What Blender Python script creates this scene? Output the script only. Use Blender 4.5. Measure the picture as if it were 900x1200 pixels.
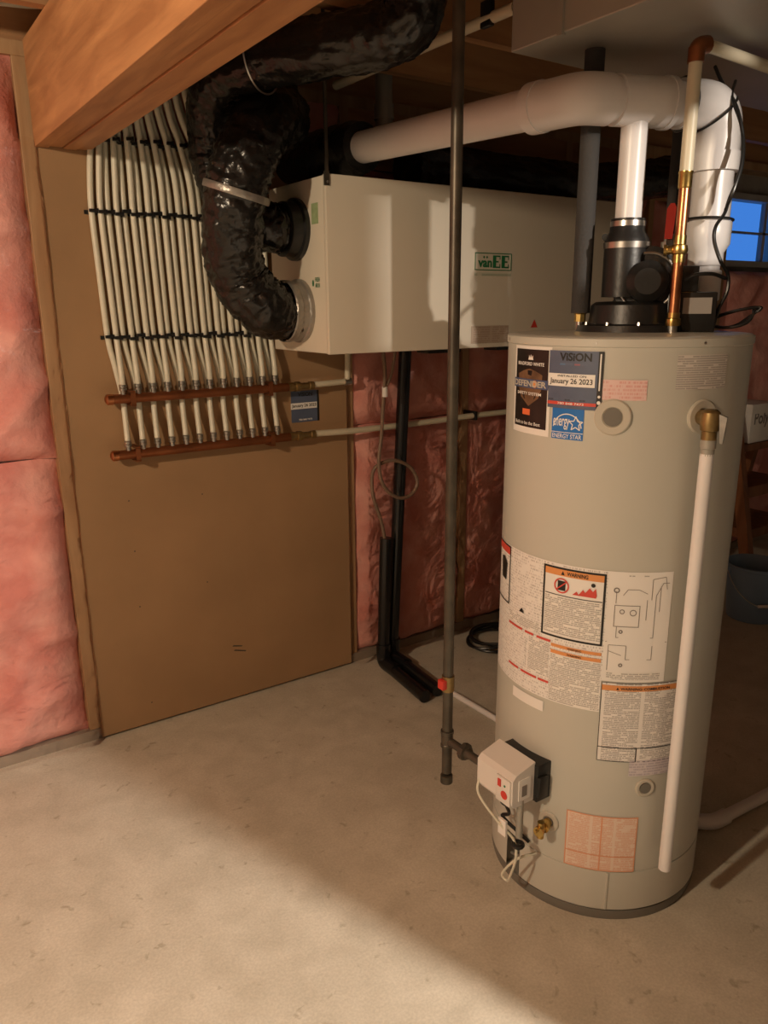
import bpy, math, random
from mathutils import Vector, Matrix, noise
random.seed(7)
sc = bpy.context.scene
COL = sc.collection
for o in list(bpy.data.objects): bpy.data.objects.remove(o)

# ------------------------------------------------------------------ camera
F, CAMH = 905.0, 1.55
PITCH, YAW, ROLL = math.radians(15), math.radians(34), math.radians(0.4)
fw = Vector((math.sin(YAW)*math.cos(PITCH), math.cos(YAW)*math.cos(PITCH), -math.sin(PITCH)))
rt = Vector((math.cos(YAW), -math.sin(YAW), 0)); up = rt.cross(fw)
r2 = rt*math.cos(ROLL) - up*math.sin(ROLL); u2 = up*math.cos(ROLL) + rt*math.sin(ROLL)
CP = Vector((0, 0, CAMH))
cd = bpy.data.cameras.new('camera'); cam = bpy.data.objects.new('camera', cd); COL.objects.link(cam)
cd.sensor_fit = 'VERTICAL'; cd.sensor_height = 36.0; cd.lens = 36.0*F/1200.0
cd.clip_start = 0.02
M = Matrix((r2, u2, -fw)).transposed().to_4x4(); M.translation = CP
cam.matrix_world = M
sc.camera = cam

def ray(x, y): return fw + r2*((x-450)/F) + u2*((600-y)/F)
def onX(x, y, X): d = ray(x, y); return CP + d*(X/d.x)
def onY(x, y, Y): d = ray(x, y); return CP + d*(Y/d.y)
def onZ(x, y, Z): d = ray(x, y); return CP + d*((Z-CAMH)/d.z)
def at(x, y, t): return CP + ray(x, y)*t

# ------------------------------------------------------------------ world, lights, exposure
sc.view_settings.view_transform = 'Standard'; sc.view_settings.look = 'None'
sc.view_settings.gamma = 1.0; sc.view_settings.use_curve_mapping = False
sc.view_settings.exposure = 0.0
w = bpy.data.worlds.new('dusk'); sc.world = w; w.use_nodes = True
bg = w.node_tree.nodes['Background']
bg.inputs[0].default_value = (0.065, 0.27, 0.88, 1); bg.inputs[1].default_value = 1.0

def point(name, loc, energy, color, radius):
    l = bpy.data.lights.new(name, 'POINT'); l.energy = energy; l.color = color; l.shadow_soft_size = radius
    o = bpy.data.objects.new(name, l); COL.objects.link(o); o.location = loc; return o
point('bulb_left_offscreen', (-1.3, 0.78, 2.17), 140, (1.0, 0.785, 0.54), 0.045)
la = bpy.data.lights.new('lamp_rear_offscreen', 'AREA'); la.shape = 'DISK'; la.size = 0.045; la.energy = 82; la.color = (1.0, 0.87, 0.73)
lo_ = bpy.data.objects.new('lamp_rear_offscreen', la); COL.objects.link(lo_); lo_.location = (1.55, -0.55, 2.07)
lo_.rotation_euler = Vector((-.1, .25, -.96)).to_track_quat('-Z', 'Y').to_euler()

# ------------------------------------------------------------------ materials
MATS = {}
def nd(nt, t, **kw):
    n = nt.nodes.new(t)
    for k, v in kw.items(): setattr(n, k, v)
    return n
def mat(name, color, rough=0.5, metal=0.0, var=0.0, vscale=8.0, bump=0.0, bscale=60.0, color2=None, stretch=None, coat=0.0, spec=0.5, detail=5.0):
    if name in MATS: return MATS[name]
    m = bpy.data.materials.new(name); m.use_nodes = True; nt = m.node_tree
    b = nt.nodes['Principled BSDF']
    b.inputs['Base Color'].default_value = (*color, 1); b.inputs['Roughness'].default_value = rough
    b.inputs['Metallic'].default_value = metal; b.inputs['Coat Weight'].default_value = coat
    b.inputs['Specular IOR Level'].default_value = spec
    tc = nd(nt, 'ShaderNodeTexCoord'); src = tc.outputs['Object']
    if stretch:
        mp = nd(nt, 'ShaderNodeMapping'); mp.inputs['Scale'].default_value = stretch
        nt.links.new(src, mp.inputs['Vector']); src = mp.outputs[0]
    if var > 0 or color2:
        n = nd(nt, 'ShaderNodeTexNoise'); n.inputs['Scale'].default_value = vscale; n.inputs['Detail'].default_value = detail
        nt.links.new(src, n.inputs['Vector'])
        r = nd(nt, 'ShaderNodeValToRGB'); r.color_ramp.elements[0].position = 0.35; r.color_ramp.elements[1].position = 0.68
        c2 = color2 or tuple(max(0, c*(1-var)) for c in color)
        r.color_ramp.elements[0].color = (*c2, 1); r.color_ramp.elements[1].color = (*color, 1)
        nt.links.new(n.outputs['Fac'], r.inputs[0]); nt.links.new(r.outputs[0], b.inputs['Base Color'])
    if bump > 0:
        n2 = nd(nt, 'ShaderNodeTexNoise'); n2.inputs['Scale'].default_value = bscale; n2.inputs['Detail'].default_value = 4
        nt.links.new(src, n2.inputs['Vector'])
        bp = nd(nt, 'ShaderNodeBump'); bp.inputs['Strength'].default_value = bump; bp.inputs['Distance'].default_value = 0.01
        nt.links.new(n2.outputs['Fac'], bp.inputs['Height']); nt.links.new(bp.outputs[0], b.inputs['Normal'])
    MATS[name] = m; return m

def fine_print(name, paper, ink, period=0.0048, cols=1, colw=0.06, gap=0.12, density=0.42):
    """rows of tiny unreadable print, laid out in the label's own UV (metres)"""
    if name in MATS: return MATS[name]
    m = bpy.data.materials.new(name); m.use_nodes = True; nt = m.node_tree
    b = nt.nodes['Principled BSDF']; b.inputs['Roughness'].default_value = 0.45
    uv = nd(nt, 'ShaderNodeUVMap'); sp = nd(nt, 'ShaderNodeSeparateXYZ'); nt.links.new(uv.outputs[0], sp.inputs[0])
    def math_(op, a, bb=None):
        n = nd(nt, 'ShaderNodeMath', operation=op)
        for i, v in enumerate((a, bb)):
            if v is None: continue
            if isinstance(v, (int, float)): n.inputs[i].default_value = v
            else: nt.links.new(v, n.inputs[i])
        return n.outputs[0]
    row = math_('DIVIDE', sp.outputs[1], period)
    fr = math_('FRACT', row); fl = math_('FLOOR', row)
    line = math_('LESS_THAN', fr, 0.62)
    cb = nd(nt, 'ShaderNodeCombineXYZ')
    nt.links.new(math_('MULTIPLY', sp.outputs[0], 420), cb.inputs[0]); nt.links.new(math_('MULTIPLY', fl, 13.7), cb.inputs[1])
    no = nd(nt, 'ShaderNodeTexNoise'); no.inputs['Scale'].default_value = 1.0; no.inputs['Detail'].default_value = 2
    nt.links.new(cb.outputs[0], no.inputs['Vector'])
    wd = math_('GREATER_THAN', no.outputs['Fac'], density)
    cb2 = nd(nt, 'ShaderNodeCombineXYZ')
    nt.links.new(math_('MULTIPLY', sp.outputs[0], 25), cb2.inputs[0]); nt.links.new(math_('MULTIPLY', fl, 5.1), cb2.inputs[1])
    no2 = nd(nt, 'ShaderNodeTexNoise'); no2.inputs['Scale'].default_value = 1.0
    nt.links.new(cb2.outputs[0], no2.inputs['Vector'])
    ln = math_('GREATER_THAN', no2.outputs['Fac'], 0.40)
    fac = math_('MULTIPLY', math_('MULTIPLY', line, wd), ln)
    if cols > 1:
        cf = math_('FRACT', math_('DIVIDE', sp.outputs[0], colw))
        fac = math_('MULTIPLY', fac, math_('GREATER_THAN', cf, gap))
    fac = math_('MULTIPLY', fac, 0.58)
    mx = nd(nt, 'ShaderNodeMixRGB'); nt.links.new(fac, mx.inputs[0])
    mx.inputs[1].default_value = (*paper, 1); mx.inputs[2].default_value = (*ink, 1)
    nt.links.new(mx.outputs[0], b.inputs['Base Color'])
    MATS[name] = m; return m

def wood(name, c1, c2, axis='Y', rough=0.55, scale=9.0):
    if name in MATS: return MATS[name]
    m = bpy.data.materials.new(name); m.use_nodes = True; nt = m.node_tree; b = nt.nodes['Principled BSDF']
    b.inputs['Roughness'].default_value = rough
    tc = nd(nt, 'ShaderNodeTexCoord'); mp = nd(nt, 'ShaderNodeMapping')
    s = {'X': (0.12, 1, 1), 'Y': (1, 0.12, 1), 'Z': (1, 1, 0.12)}[axis]
    mp.inputs['Scale'].default_value = tuple(v*scale for v in s); nt.links.new(tc.outputs['Object'], mp.inputs[0])
    n = nd(nt, 'ShaderNodeTexNoise'); n.inputs['Scale'].default_value = 2.2; n.inputs['Detail'].default_value = 6; n.inputs['Distortion'].default_value = 0.6
    nt.links.new(mp.outputs[0], n.inputs['Vector'])
    r = nd(nt, 'ShaderNodeValToRGB'); r.color_ramp.elements[0].position = .3; r.color_ramp.elements[1].position = .72
    r.color_ramp.elements[0].color = (*c2, 1); r.color_ramp.elements[1].color = (*c1, 1)
    nt.links.new(n.outputs[0], r.inputs[0]); nt.links.new(r.outputs[0], b.inputs['Base Color'])
    n2 = nd(nt, 'ShaderNodeTexNoise'); n2.inputs['Scale'].default_value = 14; nt.links.new(mp.outputs[0], n2.inputs['Vector'])
    bp = nd(nt, 'ShaderNodeBump'); bp.inputs['Strength'].default_value = 0.15; bp.inputs['Distance'].default_value = 0.004
    nt.links.new(n2.outputs[0], bp.inputs['Height']); nt.links.new(bp.outputs[0], b.inputs['Normal'])
    MATS[name] = m; return m

def concrete(name, c1, c2):
    m = bpy.data.materials.new(name); m.use_nodes = True; nt = m.node_tree; b = nt.nodes['Principled BSDF']
    b.inputs['Roughness'].default_value = 0.62; b.inputs['Specular IOR Level'].default_value = 0.3
    tc = nd(nt, 'ShaderNodeTexCoord')
    def nz(s, d, dist=0.0):
        n = nd(nt, 'ShaderNodeTexNoise'); n.inputs['Scale'].default_value = s; n.inputs['Detail'].default_value = d
        n.inputs['Distortion'].default_value = dist; nt.links.new(tc.outputs['Object'], n.inputs['Vector']); return n.outputs['Fac']
    big, mid, fine = nz(1.6, 6, 1.2), nz(9, 8, .4), nz(160, 3)
    def ramp(f, p0, p1, a, bb):
        r = nd(nt, 'ShaderNodeValToRGB'); r.color_ramp.elements[0].position = p0; r.color_ramp.elements[1].position = p1
        r.color_ramp.elements[0].color = (*a, 1); r.color_ramp.elements[1].color = (*bb, 1); nt.links.new(f, r.inputs[0]); return r.outputs[0]
    ca = ramp(big, .30, .70, c2, c1)
    cb_ = ramp(mid, .35, .65, (.88, .875, .86), (1.02, 1.02, 1.02))
    cc = ramp(fine, .3, .7, (.88, .88, .88), (1.05, 1.05, 1.05))
    sp_ = ramp(nz(26, 4, .5), .27, .36, (.72, .70, .66), (1, 1, 1))
    ms = nd(nt, 'ShaderNodeMixRGB', blend_type='MULTIPLY'); ms.inputs[0].default_value = 1; nt.links.new(cc, ms.inputs[1]); nt.links.new(sp_, ms.inputs[2]); cc = ms.outputs[0]
    m1 = nd(nt, 'ShaderNodeMixRGB', blend_type='MULTIPLY'); m1.inputs[0].default_value = 1; nt.links.new(ca, m1.inputs[1]); nt.links.new(cb_, m1.inputs[2])
    m2 = nd(nt, 'ShaderNodeMixRGB', blend_type='MULTIPLY'); m2.inputs[0].default_value = 1; nt.links.new(m1.outputs[0], m2.inputs[1]); nt.links.new(cc, m2.inputs[2])
    nt.links.new(m2.outputs[0], b.inputs['Base Color'])
    bp = nd(nt, 'ShaderNodeBump'); bp.inputs['Strength'].default_value = .12; bp.inputs['Distance'].default_value = .006
    nt.links.new(mid, bp.inputs['Height']); nt.links.new(bp.outputs[0], b.inputs['Normal'])
    MATS[name] = m; return m

def film():
    m = bpy.data.materials.new('clear_film'); m.use_nodes = True; nt = m.node_tree; nt.nodes.clear()
    out = nd(nt, 'ShaderNodeOutputMaterial'); tr = nd(nt, 'ShaderNodeBsdfTransparent'); gl = nd(nt, 'ShaderNodeBsdfGlossy')
    gl.inputs['Roughness'].default_value = 0.16; tr.inputs[0].default_value = (.97, .95, .94, 1)
    lw = nd(nt, 'ShaderNodeLayerWeight'); lw.inputs[0].default_value = 0.12
    tc = nd(nt, 'ShaderNodeTexCoord'); n = nd(nt, 'ShaderNodeTexNoise'); n.inputs['Scale'].default_value = 5; n.inputs['Detail'].default_value = 4; n.inputs['Distortion'].default_value = 2.2
    nt.links.new(tc.outputs['Object'], n.inputs['Vector'])
    bp = nd(nt, 'ShaderNodeBump'); bp.inputs['Strength'].default_value = .5; bp.inputs['Distance'].default_value = .03
    nt.links.new(n.outputs[0], bp.inputs['Height']); nt.links.new(bp.outputs[0], gl.inputs['Normal']); nt.links.new(bp.outputs[0], lw.inputs['Normal'])
    mx = nd(nt, 'ShaderNodeMixShader'); nt.links.new(lw.outputs['Fresnel'], mx.inputs[0]); nt.links.new(tr.outputs[0], mx.inputs[1]); nt.links.new(gl.outputs[0], mx.inputs[2])
    nt.links.new(mx.outputs[0], out.inputs[0]); MATS['film'] = m; return m

concrete('concrete_floor', (.61, .57, .48), (.54, .50, .415))
concrete('concrete_wall', (.40, .38, .35), (.30, .28, .26))
film()
mat('pink_wool', (.76, .40, .345), .95, color2=(.60, .235, .20), vscale=7, bump=.8, bscale=24, spec=.1)
mat('hardboard', (.38, .235, .125), .6, var=.14, vscale=3, bump=.05, bscale=150, spec=.25)
mat('tank_grey', (.53, .525, .47), .36, var=.03, vscale=2, spec=.5)
mat('tank_dark', (.16, .15, .13), .5)
mat('cream_enamel', (.68, .615, .505), .38, var=.03, vscale=2)
mat('pvc_white', (.76, .74, .74), .32, var=.05, vscale=6)
mat('pex_cream', (.72, .70, .58), .36, var=.08, vscale=30)
mat('pex_pipe', (.62, .56, .42), .4)
mat('copper', (.62, .26, .12), .32, 1.0, var=.4, vscale=14)
mat('copper_dull', (.36, .13, .055), .42, .85, var=.35, vscale=10)
mat('brass', (.62, .42, .14), .28, 1.0, var=.35, vscale=40)
mat('brass_dull', (.40, .28, .12), .4, .9, var=.4, vscale=30)
mat('steel', (.62, .60, .56), .28, 1.0, var=.3, vscale=30)
mat('galvanised', (.40, .385, .34), .45, .35, var=.22, vscale=3, bump=.05, bscale=8)
mat('iron_dark', (.115, .098, .075), .42, .55, var=.45, vscale=14)
mat('black_plastic', (.012, .012, .012), .38, bump=.06, bscale=90)
mat('black_abs', (.010, .010, .011), .25, var=.3)
mat('black_film', (.010, .009, .008), .26, bump=.7, bscale=20, spec=.5)
mat('foam_grey', (.045, .043, .042), .85, bump=.2, bscale=160)
mat('silver_tape', (.34, .32, .29), .35, .6, bump=.4, bscale=50)
mat('white_plastic', (.74, .70, .66), .42, var=.04)
mat('red', (.62, .045, .03), .45, var=.1)
mat('green_ink', (.01, .16, .06), .5)
mat('pale_green', (.36, .46, .24), .6, var=.2, vscale=60)
mat('ink_black', (.012, .011, .010), .5)
mat('ink_red', (.62, .07, .05), .5)
mat('ink_orange', (.72, .30, .10), .5)
mat('ink_grey', (.22, .20, .19), .5)
mat('paper_white', (.82, .80, .77), .5)
mat('dusty_wood', (.34, .28, .22), .8, var=.2, vscale=10)
mat('sticker_blue', (.10, .125, .20), .4, var=.12, vscale=25)
mat('estar_blue', (.015, .16, .52), .4)
mat('defender_black', (.018, .013, .012), .35, var=.4, vscale=20)
mat('shield_tan', (.22, .12, .065), .4, var=.5, vscale=30)
mat('shield_blue', (.07, .10, .20), .4)
mat('logo_orange', (.80, .17, .06), .4)
mat('bucket_blue', (.18, .27, .40), .4, var=.1)
mat('cable_black', (.010, .010, .010), .35)
mat('clear_tube', (.20, .13, .09), .25, spec=.7)
mat('gasket_beige', (.50, .47, .40), .5)
fine_print('print_white', (.82, .80, .76), (.12, .11, .11))
fine_print('print_cols', (.80, .77, .74), (.14, .13, .13), cols=2, colw=.093, gap=.10)
fine_print('print_light', (.82, .80, .77), (.33, .30, .30), period=.007, density=.52)
fine_print('print_names', (.10, .125, .20), (.012, .011, .01), period=.006, density=.36)
fine_print('print_tag_blue', (.10, .13, .21), (.10, .22, .42), period=.006, density=.3)
fine_print('print_tag_red', (.10, .125, .20), (.45, .10, .10), period=.006, density=.3)
fine_print('print_green', (.60, .57, .45), (.28, .34, .24), period=.0125, density=.34)
fine_print('print_grey', (.64, .60, .56), (.20, .19, .18), density=.36)
fine_print('print_pink', (.72, .52, .50), (.62, .25, .22), period=.008, density=.5)
fine_print('print_lav', (.62, .57, .60), (.32, .28, .36), period=.007)
fine_print('print_orange', (.76, .60, .50), (.66, .30, .17), period=.0052, cols=2, colw=.058, gap=.12)
fine_print('print_rating', (.46, .36, .28), (.30, .20, .15), period=.008, cols=2, colw=.09)
wood('beam_wood', (.56, .28, .12), (.34, .15, .06), 'Y', scale=11)
wood('stud_wood', (.50, .33, .18), (.34, .20, .10), 'Z')
wood('joist_wood', (.50, .29, .14), (.34, .17, .08), 'X')
wood('chair_wood', (.30, .12, .045), (.16, .055, .02), 'Z')

# ------------------------------------------------------------------ mesh helpers
OFF = {}
def frame(t):
    t = t.normalized(); a = Vector((0, 0, 1)) if abs(t.z) < .9 else Vector((1, 0, 0))
    n = (a - t*a.dot(t)).normalized(); return n, t.cross(n)
def smooth_path(pts, n=8):
    pts = [Vector(p) for p in pts]; q = [pts[0]*2-pts[1]] + pts + [pts[-1]*2-pts[-2]]; out = []
    for i in range(1, len(q)-2):
        p0, p1, p2, p3 = q[i-1:i+3]
        for k in range(n):
            t = k/n
            out.append(.5*((2*p1)+(p2-p0)*t+(2*p0-5*p1+4*p2-p3)*t*t+(3*p1-p0-3*p2+p3)*t**3))
    out.append(pts[-1]); return out
def fillet(pts, r, n=6):
    """straight runs joined by round bends"""
    pts = [Vector(p) for p in pts]; out = [pts[0]]
    for i in range(1, len(pts)-1):
        a, b, c = pts[i-1:i+2]; d1 = (a-b); d2 = (c-b)
        rr = min(r, d1.length*.49, d2.length*.49); p, q = b+d1.normalized()*rr, b+d2.normalized()*rr
        for k in range(n+1):
            t = k/n; out.append(p*(1-t)**2 + b*2*t*(1-t) + q*t*t)
    out.append(pts[-1]); return out
class MB:
    def __init__(s): s.v = []; s.f = []; s.uv = None
    def add(s, vs, fs):
        o = len(s.v); s.v += [Vector(v) for v in vs]; s.f += [tuple(i+o for i in f) for f in fs]; return s
    def box(s, a, b, bev=0.0):
        a, b = Vector(a), Vector(b)
        lo = Vector(map(min, a, b)); hi = Vector(map(max, a, b))
        if bev <= 0:
            vs = [(x, y, z) for z in (lo.z, hi.z) for y in (lo.y, hi.y) for x in (lo.x, hi.x)]
            return s.add(vs, [(0, 2, 3, 1), (4, 5, 7, 6), (0, 1, 5, 4), (2, 6, 7, 3), (0, 4, 6, 2), (1, 3, 7, 5)])
        import bmesh
        bm = bmesh.new(); bmesh.ops.create_cube(bm, size=1)
        for v in bm.verts: v.co = Vector(((lo[i]+hi[i])/2+v.co[i]*(hi[i]-lo[i]) for i in range(3)))
        bmesh.ops.bevel(bm, geom=bm.edges[:], offset=bev, segments=2, affect='EDGES', profile=.5)
        bm.verts.index_update(); vs = [v.co.copy() for v in bm.verts]; fs = [[v.index for v in f.verts] for f in bm.faces]; bm.free()
        return s.add(vs, fs)
    def tube(s, path, r, seg=14, caps=True, rfun=None):
        path = [Vector(p) for p in path]; n = len(path); vs = []; fs = []
        t = (path[1]-path[0]).normalized(); a, b = frame(t)
        for i, p in enumerate(path):
            if i == 0: tt = path[1]-path[0]
            elif i == n-1: tt = path[-1]-path[-2]
            else: tt = path[i+1]-path[i-1]
            tt.normalize(); q = t.rotation_difference(tt); a = q @ a; b = q @ b; t = tt
            for k in range(seg):
                an = 2*math.pi*k/seg
                rr = rfun(i, an, p) if rfun else (r[i] if isinstance(r, (list, tuple)) else r)
                vs.append(p + (a*math.cos(an)+b*math.sin(an))*rr)
        for i in range(n-1):
            for k in range(seg):
                k2 = (k+1) % seg; fs.append((i*seg+k, i*seg+k2, (i+1)*seg+k2, (i+1)*seg+k))
        if caps: fs.append(tuple(range(seg-1, -1, -1))); fs.append(tuple((n-1)*seg+k for k in range(seg)))
        return s.add(vs, fs)
    def cyl(s, a, b, r, seg=20): return s.tube([a, b], r, seg)
    def lathe(s, base, axis, prof, seg=32, caps=True):
        """prof: list of (radius, height along the axis)"""
        base = Vector(base); ax = Vector(axis).normalized(); a, b = frame(ax); vs = []; fs = []
        for (r, h) in prof:
            for k in range(seg):
                an = 2*math.pi*k/seg; vs.append(base+ax*h+(a*math.cos(an)+b*math.sin(an))*r)
        n = len(prof)
        for i in range(n-1):
            for k in range(seg):
                k2 = (k+1) % seg; fs.append((i*seg+k, i*seg+k2, (i+1)*seg+k2, (i+1)*seg+k))
        if caps: fs.append(tuple(range(seg-1, -1, -1))); fs.append(tuple((n-1)*seg+k for k in range(seg)))
        return s.add(vs, fs)
    def torus(s, c, axis, R, r, seg=28, sub=8):
        c = Vector(c); a, b = frame(Vector(axis)); ring = [c+(a*math.cos(2*math.pi*k/seg)+b*math.sin(2*math.pi*k/seg))*R for k in range(seg)]
        ax = Vector(axis).normalized(); vs = []; fs = []
        for k in range(seg):
            d = (ring[k]-c).normalized()
            for j in range(sub):
                t = 2*math.pi*j/sub; vs.append(ring[k]+d*math.cos(t)*r+ax*math.sin(t)*r)
        for k in range(seg):
            for j in range(sub):
                fs.append((k*sub+j, ((k+1) % seg)*sub+j, ((k+1) % seg)*sub+(j+1) % sub, k*sub+(j+1) % sub))
        return s.add(vs, fs)
    def prism(s, poly, ext):
        """poly: 3D points of a planar outline; ext: extrusion vector"""
        n = len(poly); e = Vector(ext); vs = [Vector(p) for p in poly]+[Vector(p)+e for p in poly]
        fs = [tuple(range(n-1, -1, -1)), tuple(range(n, 2*n))]+[(i, (i+1) % n, n+(i+1) % n, n+i) for i in range(n)]
        return s.add(vs, fs)
    def build(s, name, m, parent=None, smooth=True, ang=35, origin=None):
        me = bpy.data.meshes.new(name)
        if parent is not None: off = OFF[parent.name]
        elif origin is not None: off = Vector(origin)
        else:
            lo = [min(v[i] for v in s.v) for i in range(3)]; hi = [max(v[i] for v in s.v) for i in range(3)]
            off = Vector(((lo[0]+hi[0])/2, (lo[1]+hi[1])/2, lo[2]))
        me.from_pydata([v-off for v in s.v], [], s.f)
        if s.uv:
            ul = me.uv_layers.new(name='UVMap')
            for l in me.loops: ul.data[l.index].uv = s.uv[l.vertex_index]
        import bmesh
        bm = bmesh.new(); bm.from_mesh(me); 
        if not s.uv: bmesh.ops.recalc_face_normals(bm, faces=bm.faces[:])
        bm.to_mesh(me); bm.free()
        if smooth:
            me.shade_smooth()
            try: me.set_sharp_from_angle(angle=math.radians(ang))
            except Exception: pass
        me.materials.append(MATS[m])
        o = bpy.data.objects.new(name, me); COL.objects.link(o)
        if parent is not None: o.parent = parent
        else: o.location = off
        OFF[o.name] = off.copy(); return o
def tag(o, label=None, cat=None, group=None, kind=None):
    if label: o['label'] = label
    if cat: o['category'] = cat
    if group: o['group'] = group
    if kind: o['kind'] = kind
    return o
def thing(name, loc, label=None, cat=None, group=None, kind=None):
    o = bpy.data.objects.new(name, None); o.empty_display_size = .05; COL.objects.link(o); o.location = loc
    OFF[o.name] = Vector(loc); return tag(o, label, cat, group, kind)
def dup(src, delta, parent):
    """copy of a part (shared mesh), moved by delta"""
    o = src.copy(); COL.objects.link(o); o.parent = parent; o.location = Vector(src.location)+Vector(delta)
    OFF[o.name] = OFF[src.name]; return o

def text2d(s, bold=0.0):
    cu = bpy.data.curves.new('t', 'FONT'); cu.body = s; cu.size = 1; cu.resolution_u = 3; cu.offset = bold
    o = bpy.data.objects.new('t', cu); COL.objects.link(o)
    dg = bpy.context.evaluated_depsgraph_get(); me = bpy.data.meshes.new_from_object(o.evaluated_get(dg))
    vs = [(v.co.x, v.co.y) for v in me.vertices]; fs = [tuple(p.vertices) for p in me.polygons]
    bpy.data.objects.remove(o); bpy.data.curves.remove(cu); bpy.data.meshes.remove(me)
    x0, x1 = min(v[0] for v in vs), max(v[0] for v in vs); y0, y1 = min(v[1] for v in vs), max(v[1] for v in vs)
    return [((x-x0)/(x1-x0), (y-y0)/(y1-y0)) for x, y in vs], fs

# =================================================================== THE ROOM
WY = 2.72      # stud face of the back wall
XL, XR, YB, ZC = -3.0, 6.2, -3.6, 2.31
m = MB().box((XL-.1, YB-.1, -.12), (XR+.1, 3.0, 0)); tag(m.build('floor', 'concrete_floor', smooth=False), kind='structure')
ceil = tag(MB().box((XL-.1, YB-.1, 2.56), (XR+.1, 3.0, 2.62)).build('ceiling', 'joist_wood', smooth=False), kind='structure')
j0 = None; y = 2.40
while y > YB:
    if j0 is None: j0 = MB().box((XL, y-.019, ZC), (XR, y+.019, 2.56)).build('joist', 'joist_wood', ceil, smooth=False); ysrc = y
    else: dup(j0, (0, y-ysrc, 0), ceil)
    y -= .406
W0, W1, WZ0, WZ1 = 4.19, 5.02, 1.755, 2.16     # window opening
wb = MB()
for a, b in (((XL-.1, 0), (W0, 2.62)), ((W1, 0), (XR+.1, 2.62)), ((W0, 0), (W1, WZ0)), ((W0, WZ1), (W1, 2.62))):
    wb.box((a[0], 2.83, a[1]), (b[0], 3.0, b[1]))
wall = tag(wb.build('wall_back', 'concrete_wall', smooth=False), kind='structure')
tag(MB().box((XL-.1, YB-.1, 0), (XL, 2.83, 2.56)).build('wall_left', 'concrete_wall', smooth=False), kind='structure')
tag(MB().box((XR, YB-.1, 0), (XR+.1, 2.83, 2.56)).build('wall_right', 'concrete_wall', smooth=False), kind='structure')
tag(MB().box((XL, YB-.1, 0), (XR, YB, 2.56)).build('wall_rear', 'concrete_wall', smooth=False), kind='structure')
tag(MB().box((1.371, -.02, 0), (1.535, .06, 2.124)).box((1.535, -.02, 0), (1.648, .06, 1.92)).box((1.535, -.02, 2.036), (1.602, .06, 2.124)).box((1.648, -.02, 0), (2.6, .06, 2.124)).build('added_light_blocker', 'concrete_wall', smooth=False), kind='structure')  # unseen slotted blocker, added to shape the rear lamp's floor edge and patches
# framing of the back wall
studs = [-2.4, -1.8, -1.2, -.62, -.04, .54, 1.10, 1.665, 2.285, 2.88, 3.50, 4.165, 5.045, 5.62]
for x in studs:
    MB().box((x-.02, WY, .04), (x+.02, 2.83, 2.27), .002).build('stud', 'stud_wood', wall, smooth=False)
MB().box((XL, WY-.005, 0), (XR, 2.83, .04)).build('bottom_plate', 'dusty_wood', wall, smooth=False)
MB().box((XL, WY, 2.27), (XR, 2.83, 2.31)).build('top_plate', 'stud_wood', wall, smooth=False)
MB().box((XL, 2.745, 2.31), (XR, 2.83, 2.56)).build('rim_joist', 'joist_wood', wall, smooth=False)
def batt(x0, x1, z0, z1, seed):
    nx, nz = 22, int(46*(z1-z0)/1.0)+6; mb = MB(); vs = []; fs = []
    for j in range(nz+1):
        for i in range(nx+1):
            u, v = i/nx, j/nz; x = x0+(x1-x0)*u; z = z0+(z1-z0)*v
            e = min(1, min(u, 1-u)/.14)*min(1, min(v*(z1-z0), (1-v)*(z1-z0))/.05)
            n1 = noise.noise((x*3.2, z*3.2, seed)); n2 = noise.noise((x*9, z*9, seed+9)); n3 = noise.noise((x*26, z*26, seed+3))
            cre = -abs(noise.noise((x*3.4+seed, z*4.5, 4)))**.5*.05 + .024
            y = 2.79 - (.04+.05*math.sqrt(max(0, e))) - .022*n1 - .014*n2 - .005*n3 - cre
            vs.append((x, max(y, WY+.004 if .5 < (x0+x1)/2 < 1.66 else WY-.045), z))
    for j in range(nz):
        for i in range(nx):
            a = j*(nx+1)+i; fs.append((a, a+1, a+nx+2, a+nx+1))
    mb.add(vs, fs); return mb.build('insulation_batt', 'pink_wool', wall, ang=180)
for k, (a, b) in enumerate(zip(studs[:-1], studs[1:])):
    if a == 4.165: batt(a+.02, b-.02, .04, WZ0-.03, k); continue
    zs = 1.10 + .1*math.sin(k*2.3)
    if abs(a+.04) < .01: zs = 1.06
    zt = 2.27 if a < 1.6 else 2.06
    batt(a+.02, b-.02, .04, zs, k*3.1); batt(a+.02, b-.02, zs, zt, k*3.1+1.7)
    if zt < 2.2: MB().box((a+.02, WY+.004, 2.06), (b-.02, 2.83, 2.27)).build('header_board', 'joist_wood', wall, smooth=False)
# clear vapour barrier over the insulation
vs = []; fs = []; nx, nz = 150, 60
for j in range(nz+1):
    for i in range(nx+1):
        x = -1.2+(4.1+1.2)*i/nx; z = .01+2.03*j/nz
        y = WY-.052 + .006*noise.noise((x*5, z*2.2, 1.3)) + .004*noise.noise((x*13+z*4, z*9, 5))
        if .50 < x < 1.70: y = max(y, 2.7185) if .54 < x < 1.66 else y
        vs.append((x, y, z))
for j in range(nz):
    for i in range(nx):
        a = j*(nx+1)+i; fs.append((a, a+1, a+nx+2, a+nx+1))
vb = MB().add(vs, fs).build('vapour_barrier', 'film', wall, ang=180)
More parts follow.
